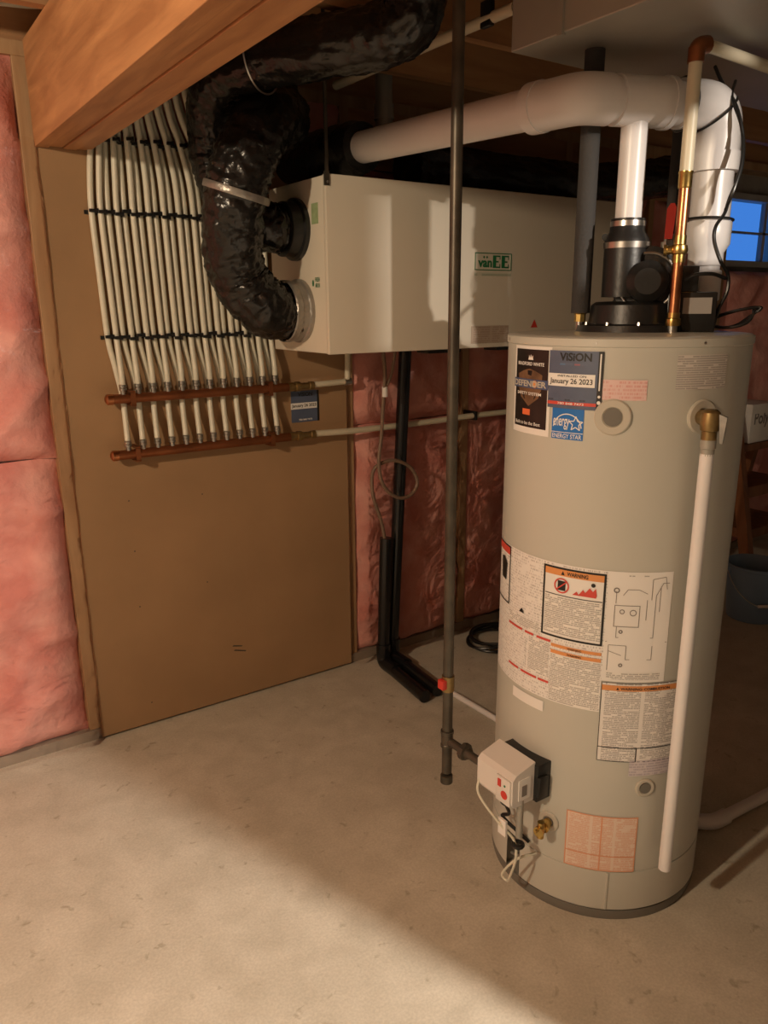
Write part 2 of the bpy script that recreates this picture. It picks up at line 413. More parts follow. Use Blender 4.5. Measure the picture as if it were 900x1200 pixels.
# window
win = thing('window_1', ((W0+W1)/2, 2.80, WZ0), kind='structure')
fr = MB()
for a, b in (((W0, WZ0), (W1, WZ0+.035)), ((W0, WZ1-.035), (W1, WZ1)), ((W0, WZ0+.035), (W0+.05, WZ1-.035)), ((W1-.05, WZ0+.035), (W1, WZ1-.035))):
    fr.box((a[0], 2.79, a[1]), (b[0], 2.87, b[1]))
mat('window_frame', (.42, .42, .41), .5)
fr.build('window_frame', 'window_frame', win, smooth=False)
MB().box((W0+.05, 2.82, 1.945), (W1-.05, 2.85, 1.957)).build('window_bar', 'window_frame', win, smooth=False)
MB().box((W0+.50, 2.82, WZ0+.035), (W0+.53, 2.85, WZ1-.035)).build('window_bar', 'window_frame', win, smooth=False)
g = bpy.data.materials.new('window_glass'); g.use_nodes = True; gb = g.node_tree.nodes['Principled BSDF']
gb.inputs['Transmission Weight'].default_value = 1; gb.inputs['Roughness'].default_value = 0; gb.inputs['IOR'].default_value = 1.1
MATS['glass'] = g
MB().box((W0+.04, 2.833, WZ0+.03), (W1-.04, 2.838, WZ1-.03)).build('pane', 'glass', win, smooth=False)
# built-up timber beam
beam = thing('support_beam', (.634, .5, 2.02), kind='structure')
for k in range(4):
    x = .552+k*.0413
    MB().box((x+.0008, -2.8, 2.02+(0, .005, .001, .004)[k]), (x+.0403, 2.698, 2.309), .002).build('plank', 'beam_wood', beam, smooth=False)

# =================================================================== WATER HEATER
T = Vector((1.588, 1.281, 0)); R = .286; TH0 = math.atan2(-T.y, -T.x); TOP = 1.48
def cy(th, z, off=0.0):
    a = TH0+math.radians(th); return Vector((T.x+(R+off)*math.cos(a), T.y+(R+off)*math.sin(a), z))
def cn(th): a = TH0+math.radians(th); return Vector((math.cos(a), math.sin(a), 0))
wh = thing('water_heater', T, 'tall grey gas water heater tank covered with labels on concrete floor', 'water heater')
tank = MB().lathe((T.x, T.y, 0), (0, 0, 1), [(R-.012, .0), (R-.010, .02), (R-.006, .03), (R, .034), (R, .146), (R-.0025, .147), (R-.0025, .150), (R, .151), (R, TOP-.022), (R+.003, TOP-.02), (R+.003, TOP-.004), (R-.004, TOP), (R-.02, TOP+.001), (.02, TOP+.004)], 128)
def _th(v): return (math.degrees(math.atan2(v.y-T.y, v.x-T.x)-TH0)+180) % 360-180
tank.f = [f for f in tank.f if not (len(f) == 4 and all(-51.5 < _th(tank.v[i]) < -36.5 and .03 < tank.v[i].z < .1465 for i in f))]
tank.build('tank_jacket', 'tank_grey', wh, ang=30)
MB().lathe((T.x, T.y, 0), (0, 0, 1), [(R-.004, .0), (R-.001, .012), (R-.004, .026)], 96).build('base_ring', 'tank_dark', wh)
def cpatch(th0, th1, z0, z1, off=.0012):
    n = max(2, int(abs(th1-th0)/2.5)); mb = MB(); vs = []; uv = []
    for (zz) in (z0, z1):
        for i in range(n+1):
            th = th0+(th1-th0)*i/n; vs.append(cy(th, zz, off)); uv.append((math.radians(th-th0)*R, zz-z1))
    mb.add(vs, [(i, i+1, n+2+i, n+1+i) for i in range(n)]); mb.uv = uv; return mb
def crects(rects, off):
    mb = MB()
    for r in rects: q = cpatch(*r, off=off); mb.add(q.v, q.f)
    return mb
def cborder(th0, th1, z0, z1, wd, off):
    dw = math.degrees(wd/R); return crects([(th0, th1, z0, z0+wd), (th0, th1, z1-wd, z1), (th0, th0+dw, z0, z1), (th1-dw, th1, z0, z1)], off)
def ctext(s, th0, th1, z0, z1, off, bold=0.0, mb=None):
    p, f = text2d(s, bold); mb = mb or MB(); mb.add([cy(th0+(th1-th0)*u, z0+(z1-z0)*v, off) for u, v in p], f); return mb
def cpoly(pts, off, mb=None):
    """flat print: outline in (theta, z)"""
    mb = mb or MB(); mb.add([cy(t, z, off) for t, z in pts], [tuple(range(len(pts)))]); return mb
def disc(th, z, rad, n=20): return [(th+math.degrees(rad*math.cos(2*math.pi*k/n)/R), z+rad*math.sin(2*math.pi*k/n)) for k in range(n)]
def ringp(th, z, r0, r1, off, mb=None, n=28, a0=0, a1=360):
    mb = mb or MB(); vs = []
    for k in range(n+1):
        a = math.radians(a0+(a1-a0)*k/n)
        for r in (r0, r1): vs.append(cy(th+math.degrees(r*math.cos(a)/R), z+r*math.sin(a), off))
    mb.add(vs, [(2*k, 2*k+1, 2*k+3, 2*k+2) for k in range(n)]); return mb
def cline(pts, wd, off, mb=None):
    mb = mb or MB()
    for (a, b), (c, d) in zip(pts[:-1], pts[1:]):
        ax, bx = math.radians(a)*R, math.radians(c)*R; L = math.hypot(bx-ax, d-b) or 1e-6; nx, nz = -(d-b)/L*wd/2, (bx-ax)/L*wd/2
        q = [(ax+nx, b+nz), (bx+nx, d+nz), (bx-nx, d-nz), (ax-nx, b-nz)]
        mb.add([cy(math.degrees(x/R), z, off) for x, z in q], [(0, 1, 2, 3)])
    return mb
o1, o2, o3, o4 = .0012, .0020, .0027, .0034
# --- dark brand label
lab = cpatch(-60.3, -32.9, 1.253, 1.456, o1).build('brand_label', 'paper_white', wh, ang=180); lab['label'] = 'dark brown label with shield emblem and silver edge'
cpatch(-58.6, -34.6, 1.268, 1.449, o2).build('dark_panel', 'defender_black', lab, ang=180)
sh = [(-55.5, 1.392), (-51, 1.4), (-46.5, 1.405), (-42, 1.4), (-37.8, 1.392), (-38, 1.36), (-40, 1.338), (-46.5, 1.318), (-53, 1.338), (-55.3, 1.36)]
cpoly(sh, o3).build('shield', 'shield_tan', lab)
cpatch(-59.5, -34.2, 1.360, 1.381, o4).build('shield_band', 'shield_blue', lab, ang=180)
ctext('BRADFORD WHITE', -56.5, -37, 1.412, 1.420, o3, .02).build('lettering', 'paper_white', lab); ctext('SAFETY SYSTEM', -56, -38, 1.344, 1.351, o4, .02).build('lettering', 'paper_white', lab); ctext('Built to be the Best', -57, -38, 1.274, 1.282, o3, .01).build('lettering', 'paper_white', lab)
t = cpoly([(-47.8, 1.425), (-47.3, 1.436), (-46.6, 1.430), (-46, 1.438), (-45.4, 1.430), (-44.7, 1.436), (-44.2, 1.425)], o3)
t.build('crown_mark', 'paper_white', lab)
ctext('DEFENDER', -58.8, -35, 1.3635, 1.3775, o4+.0006, .03).build('lettering', 'gasket_beige', lab)
cpoly(disc(-42.4, 1.3705, .0085), o4+.0003).build('medal', 'ink_orange', lab)
cpatch(-51, -45.2, 1.297, 1.311, o3).build('emblem', 'logo_orange', lab, ang=180)
# --- installer sticker
ins = cpatch(-34.0, -8.4, 1.323, 1.450, o2+.0006).build('installer_sticker', 'sticker_blue', wh, ang=180); ins['label'] = 'blue grey installer sticker with white date strip'
p1, p2 = o3+.0006, o3+.0012
ctext('ViSiON', -28.5, -13.5, 1.428, 1.446, p1, .03).build('lettering', 'ink_black', ins)
cpatch(-28.2, -21.8, 1.4188, 1.4245, p1).build('tagline', 'print_tag_blue', ins, ang=180)
cpatch(-21.2, -15, 1.4188, 1.4245, p1).build('tagline', 'print_tag_red', ins, ang=180)
cpatch(-34.0, -11.6, 1.372, 1.400, p1).build('date_strip', 'paper_white', ins, ang=180)
for w_, a_, b_, c_, d_, e_ in (('INSTALLED ON', -29, -15.5, 1.393, 1.3975, p2), ('January 26 2023', -33, -12.6, 1.3745, 1.390, p2), ):
    ctext(w_, a_, b_, c_, d_, e_, .012).build('lettering', 'ink_black', ins)
for a_, b_ in ((-33.4, -28), (-25, -20.6), (-18, -12)): cpatch(a_, b_, 1.3405, 1.3465, p1).build('small_print', 'print_names', ins, ang=180)
cpatch(-10.6, -8.4, 1.323, 1.450, p1).build('edge_strip', 'ink_black', ins, ang=180)
cpatch(-9.9, -9.3, 1.366, 1.445, p2).build('edge_line', 'paper_white', ins, ang=180)
cpatch(-34.0, -10.6, 1.331, 1.338, p1).build('phone_band', 'ink_red', ins, ang=180)
ctext('780 848 7473', -28.5, -16, 1.3318, 1.3368, p2, .01).build('lettering', 'paper_white', ins)
cpoly(disc(-9.5, 1.340, .004), p2).build('edge_dot', 'paper_white', ins); cpoly(disc(-9.5, 1.353, .003), p2).build('edge_dot', 'paper_white', ins)
# --- energy label
es = cpatch(-31.2, -15.6, 1.253, 1.327, o1).build('energy_label', 'estar_blue', wh, ang=180); es['label'] = 'bright blue energy rating label with star'
t = ringp(-23.4, 1.276, .0335, .0358, o2, a0=8, a1=172); t.build('arc', 'paper_white', es); crects([(-31.2, -15.6, 1.268, 1.2695)], o2).build('rule', 'paper_white', es)
ctext('ENERGY STAR', -30.6, -16.2, 1.2555, 1.2655, o2, .01).build('lettering', 'paper_white', es); ctext('energy', -30.4, -22.2, 1.275, 1.300, o2, .01).build('lettering', 'paper_white', es); t = MB()
st = []
for k in range(11):
    rr = .017 if k % 2 == 0 else .0075; a = math.radians(90+36*k); st.append((-19.2+math.degrees(rr*math.cos(a)/R), 1.290+rr*math.sin(a)))
cline(st, .0022, o2, t); t.build('star', 'paper_white', es)
# --- pink and grey data labels
cpatch(-8.3, 10.2, 1.347, 1.391, o1).build('notice_label', 'print_pink', wh, ang=180)['label'] = 'small pale pink notice label'
cpatch(22.2, 48.0, 1.370, 1.443, o1).build('data_label', 'print_grey', wh, ang=180)['label'] = 'grey printed data label'
# --- large instruction sheet
big = cpatch(-75, 0, .597, .957, o1).build('instruction_sheet', 'print_light', wh, ang=180); big['label'] = 'large white instruction sheet wrapped round the tank'
cpatch(0, 29.6, .681, .957, o1).build('diagram_sheet', 'paper_white', big, ang=180)
cpatch(-31.4, -.8, .769, .949, o2).build('warning_panel', 'paper_white', big, ang=180)
cpatch(-30, -2.0, .778, .876, o3).build('warning_print', 'print_white', big, ang=180)
cborder(-31.4, -.8, .769, .949, .005, o3).build('border', 'ink_black', big, ang=180); crects([(-30, -2, .878, .880)], o3).build('rule', 'ink_black', big, ang=180)
cborder(-76, -57.2, .799, .955, .004, o3).build('border', 'ink_black', big, ang=180)
for r__ in ((-30.4, -1.8, .928, .944), (-25.4, -.8, .744, .752), (-25.4, -.8, .727, .736)): crects([r__], o3).build('header_band', 'ink_orange', big, ang=180)
for r__ in ((-75, -57.8, .932, .951), (-56.2, -44, .752, .758), (-42, -36, .752, .758), (-34, -25.8, .752, .758), (-55, -46, .641, .647), (-44, -33, .641, .647), (-32, -25.8, .641, .647)): crects([r__], o3).build('red_band', 'ink_red', big, ang=180)
for w_, a_, b_, c_, d_ in (('WARNING', -19, -9, .931, .941), ('WARNING', -17, -10, .745, .750), ('WARNING', -17, -10, .729, .734)): ctext(w_, a_, b_, c_, d_, o4, .02).build('lettering', 'ink_black', big)
for pl in ([(-22, .931), (-20.2, .931), (-21.1, .941)], [(-68, .86), (-62, .858), (-61, .905), (-65, .92), (-69, .915)], [(-47, .800), (-45, .812), (-43, .800)]): cpoly(pl, o4).build('symbol', 'ink_black', big)
crects([(-23.5, -19.5, .892, .916)], o3).build('symbol', 'ink_black', big); cpoly(disc(-6.5, .918, .005), o4).build('symbol', 'ink_black', big)
t = ringp(-21.5, .904, .0155, .019, o4); cline([(-24, .893), (-19, .915)], .003, o4, t); t.build('prohibition_sign', 'ink_red', big)
cpoly([(-16, .887), (-14, .897), (-13, .890), (-11, .904), (-10, .897), (-8, .910), (-6.5, .902), (-5.2, .911), (-4.6, .893), (-5, .887)], o4).build('flame_sign', 'ink_red', big)
cpatch(-25.4, -.8, .600, .725, o2).build('fine_print', 'print_white', big, ang=180)
cpatch(-55, -41, .66, .742, o2).build('fine_print', 'print_light', big, ang=180)
cpatch(-39, -26.5, .655, .748, o2).build('fine_print', 'print_white', big, ang=180)
cpatch(-56, -33, .765, .79, o2).build('fine_print', 'print_white', big, ang=180)
t = cborder(3.5, 15, .822, .876, .0016, o2)
for pts in ([(4, .91), (4, .88)], [(5, .822), (5, .795), (22, .795), (22, .90), (25, .93), (28, .93)], [(7, .9), (9, .915), (14, .915), (18, .905)], [(18, .84), (18, .89)],
            [(2, .71), (2, .775), (10, .775), (10, .74), (22, .74), (22, .775)], [(2, .76), (8, .75)], [(20, .89), (20, .94), (26, .945), (27, .915)], [(24, .86), (24, .92)], [(0.5, .783), (29, .783)]): cline(pts, .0014, o2, t)
ringp(7, .86, .004, .006, o2, t, 12); ringp(12, .858, .006, .008, o2, t, 12); ringp(4, .912, .004, .007, o2, t, 12); ringp(7, .81, .002, .005, o2, t, 12); ringp(8, .725, .002, .005, o2, t, 12)
cpatch(9, 18, .947, .9515, o2).build('fine_print', 'print_white', big, ang=180); t.build('diagram_lines', 'ink_grey', big)
cpatch(2, 27, .688, .706, o2).build('fine_print', 'print_white', big, ang=180)
cm = cpatch(.3, 38.3, .468, .679, o2).build('combustible_label', 'print_cols', wh, ang=180); cm['label'] = 'white warning label with orange header and two columns of print'
crects([(.3, 38.3, .658, .672)], o3).build('header_band', 'ink_orange', cm, ang=180)
ctext('WARNING: COMBUSTION', 9, 33, .661, .668, o4, .02).build('lettering', 'ink_black', cm); cpoly([(7, .661), (8.4, .661), (7.7, .668)], o4).build('symbol', 'ink_black', cm)
crects([(.3, 38.3, .505, .507), (18.5, 19.0, .468, .506)], o3).build('rule', 'ink_black', cm, ang=180); cborder(.3, 38.3, .468, .679, .0014, o3).build('border', 'ink_black', cm, ang=180)
cpatch(-49.7, -28, .559, .587, o2).build('serial_label', 'paper_white', wh, ang=180)['label'] = 'blank narrow white label'
cpatch(16, 38, .429, .473, o3).build('lavender_label', 'print_lav', wh, ang=180)['label'] = 'small lavender printed label'
og = cpatch(-12.2, 23, .150, .310, o1).build('lighting_label', 'print_orange', wh, ang=180); og['label'] = 'orange and white printed label near the base'
t = cborder(-12.2, 23, .150, .310, .003, o2); b2 = crects([(4.9, 5.6, .15, .31), (-12.2, 23, .193, .196)], o2); t.add(b2.v, b2.f); mat('ink_peach', (.72, .34, .2), .5); t.build('border', 'ink_peach', og, ang=180)
# --- ports on the jacket
def port(th, z, r, hole):
    p = MB().lathe(cy(th, z, -.004), cn(th), [(r, 0), (r, .006), (r-.003, .0085), (hole+.004, .0085), (hole, .005)], 36, caps=False).build('port_plate', 'gasket_beige', wh)
    MB().lathe(cy(th, z, -.006), cn(th), [(hole+.001, 0), (hole+.001, .011)], 28).build('port_plug', 'tank_dark', p)
port(-3.2, 1.310, .040, .019); port(36.5, 1.310, .038, .016); port(25.0, .394, .025, .013); port(-21.5, .255, .028, .012)
# --- drain tap
dv = MB().lathe(cy(-21.5, .255), cn(-21.5), [(.011, 0), (.011, .02), (.016, .021), (.016, .032), (.010, .033), (.010, .05), (.014, .051), (.014, .058)], 20).build('drain_tap', 'brass', wh); dv['label'] = 'small brass drain tap'
MB().lathe(cy(-21.5, .255, .045)+Vector((0, 0, -.022)), (0, 0, 1), [(.009, 0), (.009, .045)], 14).build('tap_spout', 'brass', dv)
MB().box(cy(-21.5, .255, .05)+Vector((-.018, -.004, .002)), cy(-21.5, .255, .06)+Vector((.018, .004, .010)), .002).build('tap_handle', 'brass', dv)
# --- vertical jacket seam and small screws
MB().prism([cy(9.5, .035, -.002), cy(10.4, .035, -.002), cy(10.4, .035, .003), cy(9.5, .035, .003)], (0, 0, .110)).build('jacket_seam', 'tank_grey', wh, smooth=False)
for th in (-70, -12, 34, 78): MB().lathe(cy(th, TOP-.012, .001), cn(th), [(.004, 0), (.003, .003)], 10).build('screw', 'steel', wh)
# --- temperature relief valve and discharge pipe
rx, ry = 1.475, .955
rp = at(828, 515, 1); d_ = ray(805, 760); sx = .957/d_.y; rx, ry = d_.x*sx, .957
rv = MB().tube(fillet([cy(37, 1.31, -.01), Vector((rx, ry, 1.31)) + (Vector((rx, ry, 1.31))-cy(37, 1.31)).normalized()*.012], .01), .017, 18).build('relief_valve', 'brass_dull', wh)
MB().lathe((rx, ry, 1.268), (0, 0, 1), [(.016, 0), (.016, .02), (.019, .022), (.021, .04), (.019, .060), (.012, .066)], 20).build('valve_body', 'brass_dull', rv)
q = cn(75); c0 = Vector((rx, ry, 1.30))
MB().prism([c0+q*.024+Vector((0, 0, -.035)), c0+q*.030+Vector((0, 0, -.035)), c0+q*.034+Vector((0, 0, .02)), c0+q*.018+Vector((0, 0, .026))], cn(-15)*.012).build('valve_lever', 'steel', rv)
MB().lathe((rx, ry, 1.236), (0, 0, 1), [(.0145, 0), (.0145, .014), (.0165, .016), (.0165, .034)], 18).build('valve_outlet', 'galvanised', rv)
dp = MB().lathe((rx, ry, .195), (0, 0, 1), [(.011, 0), (.0145, .002), (.0145, 1.045)], 22).build('discharge_pipe', 'pvc_white', wh); dp['label'] = 'white plastic overflow pipe'
# --- gas control valve
vx0, vx1 = 1.195, 1.270
c1 = onX(600, 905, vx0); c2 = onX(600, 945, vx0); c3 = onX(559, 893, vx0); c4 = onX(559, 922, vx0)
vy0, vy1, vz0, vz1 = c2.y, c4.y, (c2.z+c4.z)/2, (c1.z+c3.z)/2
gv = MB()
sec = [(vx1, vz0), (vx0+.006, vz0), (vx0, vz0+.01), (vx0, vz1-.006), (vx0+.012, vz1+.006), (vx1, vz1+.024)]
gv.prism([(x, vy0, z) for x, z in sec], (0, vy1-vy0, 0))
gvo = gv.build('gas_control', 'white_plastic', wh, ang=20); gvo['label'] = 'pinkish white plastic gas control box with red dots'
ym = vy0+(vy1-vy0)*.42
MB().box((vx0-.006, vy0+.004, vz0+.004), (vx0+.01, ym, vz1-.008), .002).build('dial_panel', 'white_plastic', gvo)
def xdisc(y, z, r, x): return MB().lathe((x+.002, y, z), (-1, 0, 0), [(r, 0), (r, .003)], 18)
yl = vy1-vy0
xdisc(vy0+yl*.18, vz0+.030, .0115, vx0-.006).build('red_dot', 'red', gvo)
MB().box((vx0-.0085, vy0+yl*.27, vz0+.048), (vx0-.005, vy0+yl*.35, vz0+.068)).build('red_mark', 'red', gvo)
xdisc(vy0+yl*.17, vz0+.056, .003, vx0-.006).build('status_light', 'green_ink', gvo)
MB().box((vx0+.02, vy0-.002, vz0+.015), (vx1-.015, vy0+.002, vz1-.01)).build('rating_sticker', 'paper_white', gvo)
MB().box((vx0+.03, vy0-.003, vz0+.025), (vx1-.028, vy0+.002, vz0+.055)).build('rating_mark', 'ink_grey', gvo)
MB().box((vx1-.002, vy0-.012, vz0-.004), (1.325, vy1-.01, vz1+.018), .003).build('valve_backing', 'black_plastic', gvo)
MB().box((vx1-.002, vy0-.02, vz0+.01), (1.30, vy0-.01, vz0+.07), .003).build('valve_backing', 'black_plastic', gvo)
MB().lathe((1.235, vy0+yl*.45, vz0-.035), (0, 0, 1), [(.012, 0), (.018, .006), (.018, .028), (.012, .037)], 16).build('regulator_knob', 'black_plastic', gvo)
MB().cyl((1.232, vy0+.008, .23), (1.232, vy0+.008, vz0+.01), .009, 14).build('burner_tube', 'galvanised', gvo)
MB().tube(smooth_path([(1.20, vy1-.006, vz0+.03), (1.19, vy1-.012, vz0-.02), (1.20, vy0+yl*.4, .26), (1.226, vy0+.02, .215), (1.222, vy0+.006, .17), (1.222, vy0+.025, .10), (1.228, vy0+.04, .075), (1.224, vy0+.055, .09), (1.24, vy0+.02, .15), (1.29, vy0+.0, .16)]), .0035, 8).build('pilot_wire', 'pex_cream', gvo)
MB().box((1.205, vy0+.03, .225), (1.211, vy0+.058, .27)).build('wire_tag', 'paper_white', gvo)
MB().torus((1.23, vy0+.008, .207), (0, 0, 1), .012, .006, 16, 8).build('cable_tie', 'black_plastic', gvo)
MB().tube(smooth_path([cy(-47, .27, .035), cy(-42, .235, .03), cy(-46, .212, .034), cy(-38, .180, .012), cy(-32, .165, .004)]), .005, 8).build('igniter_lead', 'cable_black', gvo)
mb = MB(); n = 10
for k in range(n): pass
rc_ = MB(); lo_t, hi_t = -53, -35
vs = [cy(t_, z_, o_) for o_ in (-.003, -.075) for z_ in (.030, .149) for t_ in (lo_t, hi_t)]
rc_.add(vs, [(4, 5, 7, 6), (0, 1, 5, 4), (2, 6, 7, 3), (0, 4, 6, 2), (1, 3, 7, 5)])
wo = rc_.build('burner_recess', 'galvanised', wh, smooth=False)
MB().tube([cy(-51, .095, -.02), cy(-38, .115, -.012)], .005, 8).build('burner_rod', 'steel', wo)
MB().tube([cy(-51, .06, -.02), cy(-39, .085, -.012)], .005, 8).build('burner_rod', 'galvanised', wo)
# --- power vent blower on the tank top
bc = Vector((1.632, 1.305, 0))
bl = MB().lathe((bc.x, bc.y, TOP), (0, 0, 1), [(.135, 0), (.130, .018), (.105, .022), (.100, .066), (.088, .074), (.02, .076)], 40).build('blower', 'black_plastic', wh); bl['label'] = 'black power vent blower on the tank top'
hd = (T-Vector((0, 0, 0))); hd = Vector((-hd.x, -hd.y, 0)).normalized(); side = Vector((-hd.y, hd.x, 0))  # side: camera's right
if side.dot(rt) < 0: side = -side
vc = bc+Vector((0, 0, 1.60))+side*.03
MB().lathe(vc-hd*.05, hd, [(.06, 0), (.082, .006), (.085, .05), (.082, .098), (.06, .104)], 40).build('fan_housing', 'black_plastic', bl)
MB().torus(vc+hd*.055, hd, .066, .004, 36, 8).build('housing_seam', 'steel', bl)
MB().lathe(vc+hd*.05, hd, [(.05, 0), (.048, .03), (.03, .045)], 28).build('fan_motor', 'black_plastic', bl)
tp = Vector((1.603, 1.297, 0))
ocs = tp - side*.012
MB().tube(smooth_path([ocs+Vector((0, 0, 1.565))-side*.0, ocs+Vector((0, 0, 1.62)), ocs+Vector((0, 0, 1.69))]), .052, 24).build('outlet_duct', 'black_plastic', bl)
MB().prism([vc+hd*.03-side*.09+Vector((0, 0, -.06)), vc+hd*.03-side*.02+Vector((0, 0, .03)), vc+hd*.03+side*.05+Vector((0, 0, -.06))], hd*-.04).build('housing_wedge', 'black_plastic', bl)
for a in range(10):
    an = 2*math.pi*a/10+.2; p_ = bc+Vector((.118*math.cos(an), .118*math.sin(an), TOP+.018)); MB().lathe(p_, (0, 0, 1), [(.005, 0), (.004, .008)], 8).build('bolt', 'steel', bl)
MB().lathe(ocs+Vector((0, 0, 1.678)), (0, 0, 1), [(.054, 0), (.055, .014)], 32).build('hose_clamp', 'steel', bl)
MB().lathe(ocs+Vector((0, 0, 1.690)), (0, 0, 1), [(.053, 0), (.051, .012), (.042, .026), (.040, .056)], 32).build('rubber_coupling', 'black_plastic', bl)
MB().lathe(ocs+Vector((0, 0, 1.728)), (0, 0, 1), [(.0415, 0), (.0415, .012)], 32).build('hose_clamp', 'steel', bl)
MB().lathe(ocs+Vector((0, 0, 1.705))-side*.05, hd, [(.008, 0), (.008, .018)], 12).build('clamp_screw', 'black_plastic', bl)
# control box right of the fan
kb = bc+side*.135+hd*.02
def obox(c, hs, hf, z0, z1, bev=.003):
    mb = MB().box((-hs, -hf, z0), (hs, hf, z1), bev); mb.v = [c.xy.to_3d()+side*v.x+hd*v.y+Vector((0, 0, v.z)) for v in mb.v]; return mb
obox(kb, .055, .04, TOP+.002, 1.575).build('control_box', 'black_plastic', bl)
obox(kb+side*.012-hd*-.041, .032, .001, 1.525, 1.562, 0).build('control_label', 'print_grey', bl)
obox(kb-side*.02, .03, .035, 1.575, 1.635).build('transformer', 'black_plastic', bl)
obox(bc+side*.055-hd*.05, .055, .04, 1.55, 1.625, .006).build('fan_back_box', 'black_plastic', bl)
obox(vc+side*.085+hd*.055, .02, .003, 1.545, 1.575, 0).build('caution_sticker', 'brass_dull', bl)

# =================================================================== PIPES ON TOP OF THE HEATER
# insulated hot pipe
hx, hy = 1.553, 1.402
hp = thing('insulated_pipe', (hx, hy, TOP), 'dark grey foam insulated pipe rising from the water heater top', 'pipe')
MB().lathe((hx, hy, TOP), (0, 0, 1), [(.011, 0), (.011, .03)], 16).build('nipple', 'steel', hp)
MB().lathe((hx, hy, TOP+.026), (0, 0, 1), [(.014, 0), (.014, .018), (.0165, .02), (.0165, .03)], 8).build('brass_fitting', 'brass', hp)
MB().tube([(hx, hy, 1.527), (hx, hy, 2.127)], .0235, 24).build('foam_sleeve', 'foam_grey', hp)
# copper cold feed
kx, ky = 1.617, 1.172
cp = thing('cold_water_pipe', (kx, ky, TOP), 'shiny copper and cream plastic pipe rising from water heater top', 'pipe')
MB().lathe((kx, ky, TOP), (0, 0, 1), [(.011, 0), (.011, .022)], 16).build('nipple', 'steel', cp)
MB().lathe((kx, ky, TOP+.018), (0, 0, 1), [(.017, 0), (.018, .006), (.017, .016), (.0145, .018), (.0145, .03)], 18).build('fitting', 'brass', cp)
MB().cyl((kx, ky, TOP+.04), (kx, ky, 1.655), .0125, 20).build('copper_pipe', 'copper', cp)
MB().lathe((kx, ky, 1.640), (0, 0, 1), [(.0145, 0), (.0145, .018), (.018, .02), (.020, .028), (.018, .038), (.0145, .04), (.0145, .06)], 18).build('fitting', 'brass', cp)
MB().lathe((kx, ky, 1.668), -side, [(.010, 0), (.010, .026), (.013, .027), (.013, .034)], 14).build('valve_stub', 'brass', cp)
MB().cyl((kx, ky, 1.695), (kx, ky, 1.81), .0125, 20).build('copper_pipe', 'copper', cp)
MB().lathe((kx, ky, 1.800), (0, 0, 1), [(.0145, 0), (.0155, .004), (.0155, .03), (.0165, .032), (.0165, .036)], 18).build('fitting', 'brass', cp)
MB().cyl((kx, ky, 1.83), (kx, ky, 2.075), .0145, 20).build('plastic_pipe', 'pex_pipe', cp)
el = MB().lathe((kx, ky, 2.055), (0, 0, 1), [(.018, 0), (.018, .03)], 16); el.tube(smooth_path([(kx, ky, 2.075), (kx+.006, ky-.001, 2.088), (kx+.03, ky-.004, 2.094)]), .018, 14)
el.build('elbow', 'copper_dull', cp)
e2 = onZ(900, 78, 2.09)
e2 = Vector((kx, ky, 2.094))+ (onZ(900, 79, 2.094)-Vector((kx, ky, 2.094)))*2.2; e2.z = 2.094
MB().cyl((kx+.02, ky-.002, 2.094), e2, .013, 16).build('plastic_pipe', 'pex_pipe', cp)
# ball valve with red handle
bv = thing('ball_valve', at(783, 290, 2.40), 'small shutoff valve with red lever handle behind copper pipe', 'valve')
b0 = at(783, 290, 2.42)
MB().lathe(b0+Vector((0, 0, -.04)), (0, 0, 1), [(.015, 0), (.015, .02), (.023, .022), (.023, .056), (.015, .058), (.015, .08)], 16).build('valve_body', 'steel', bv)
l0 = at(783, 280, 2.36); l1 = at(788, 238, 2.36); sd = side*.0145
MB().prism([l0-sd*.8, l0+sd*.8, l1+sd*.95+Vector((0, 0, -.014)), l1+sd*.5, l1-sd*.3, l1-sd*.95+Vector((0, 0, -.016))], -hd*.009).build('lever_handle', 'red', bv)
MB().prism([at(779, 300, 2.365), at(788, 300, 2.365), at(788, 276, 2.365), at(781, 278, 2.365)], -hd*.007).build('lever_stem', 'steel', bv)
MB().tube([b0+Vector((0, 0, .03)), (b0.x, b0.y, 2.40)], .0145, 14).build('valve_pipe', 'foam_grey', bv)
MB().tube([b0+Vector((0, 0, -.04)), b0+Vector((0, 0, -.9))], .0145, 14).build('valve_tail', 'iron_dark', bv)
# white vent pipe
vp = thing('vent_pipe', (1.82, 1.235, TOP), 'thick white plastic vent pipe bending over the water heater to the wall', 'vent pipe')
tkx, tky = 1.815, 1.237
VZ = 2.005
def ps(*a): return Vector(a)
E0 = ps(tkx, tky, VZ); E1 = ps(1.455, 1.348, VZ-.005); E2 = ps(1.43, 2.696, VZ+.045)
r_ = .0475; rf = .055
MB().cyl((tkx, tky, 1.485), (tkx, tky, 1.665), .036, 28).build('pipe', 'pvc_white', vp)
MB().lathe((tkx, tky, 1.555), (0, 0, 1), [(.040, 0), (.042, .004), (.042, .07), (.040, .074)], 32).build('coupling', 'pvc_white', vp)
MB().lathe((tkx, tky, 1.640), (0, 0, 1), [(.041, 0), (.042, .004), (.042, .030), (.054, .050), (.055, .10), (.053, .104)], 36).build('reducer', 'pvc_white', vp)
MB().cyl((tkx, tky, 1.73), (tkx, tky, 1.90), r_, 32).build('pipe', 'pvc_white', vp)
dE = (E1-E0).normalized()
MB().tube(fillet([ps(tkx, tky, 1.865), E0, E0+dE*.115], .075, 10), rf, 32).build('elbow', 'pvc_white', vp)
MB().lathe((tkx, tky, 1.858), (0, 0, 1), [(rf+.004, 0), (rf+.004, .042)], 32).build('elbow_collar', 'pvc_white', vp)
MB().cyl(E0+dE*.09, E1-dE*.05, r_, 32).build('pipe', 'pvc_white', vp)
tee = E0+dE*((Vector((1.610, 1.297, 0))-E0.xy.to_3d()).length)
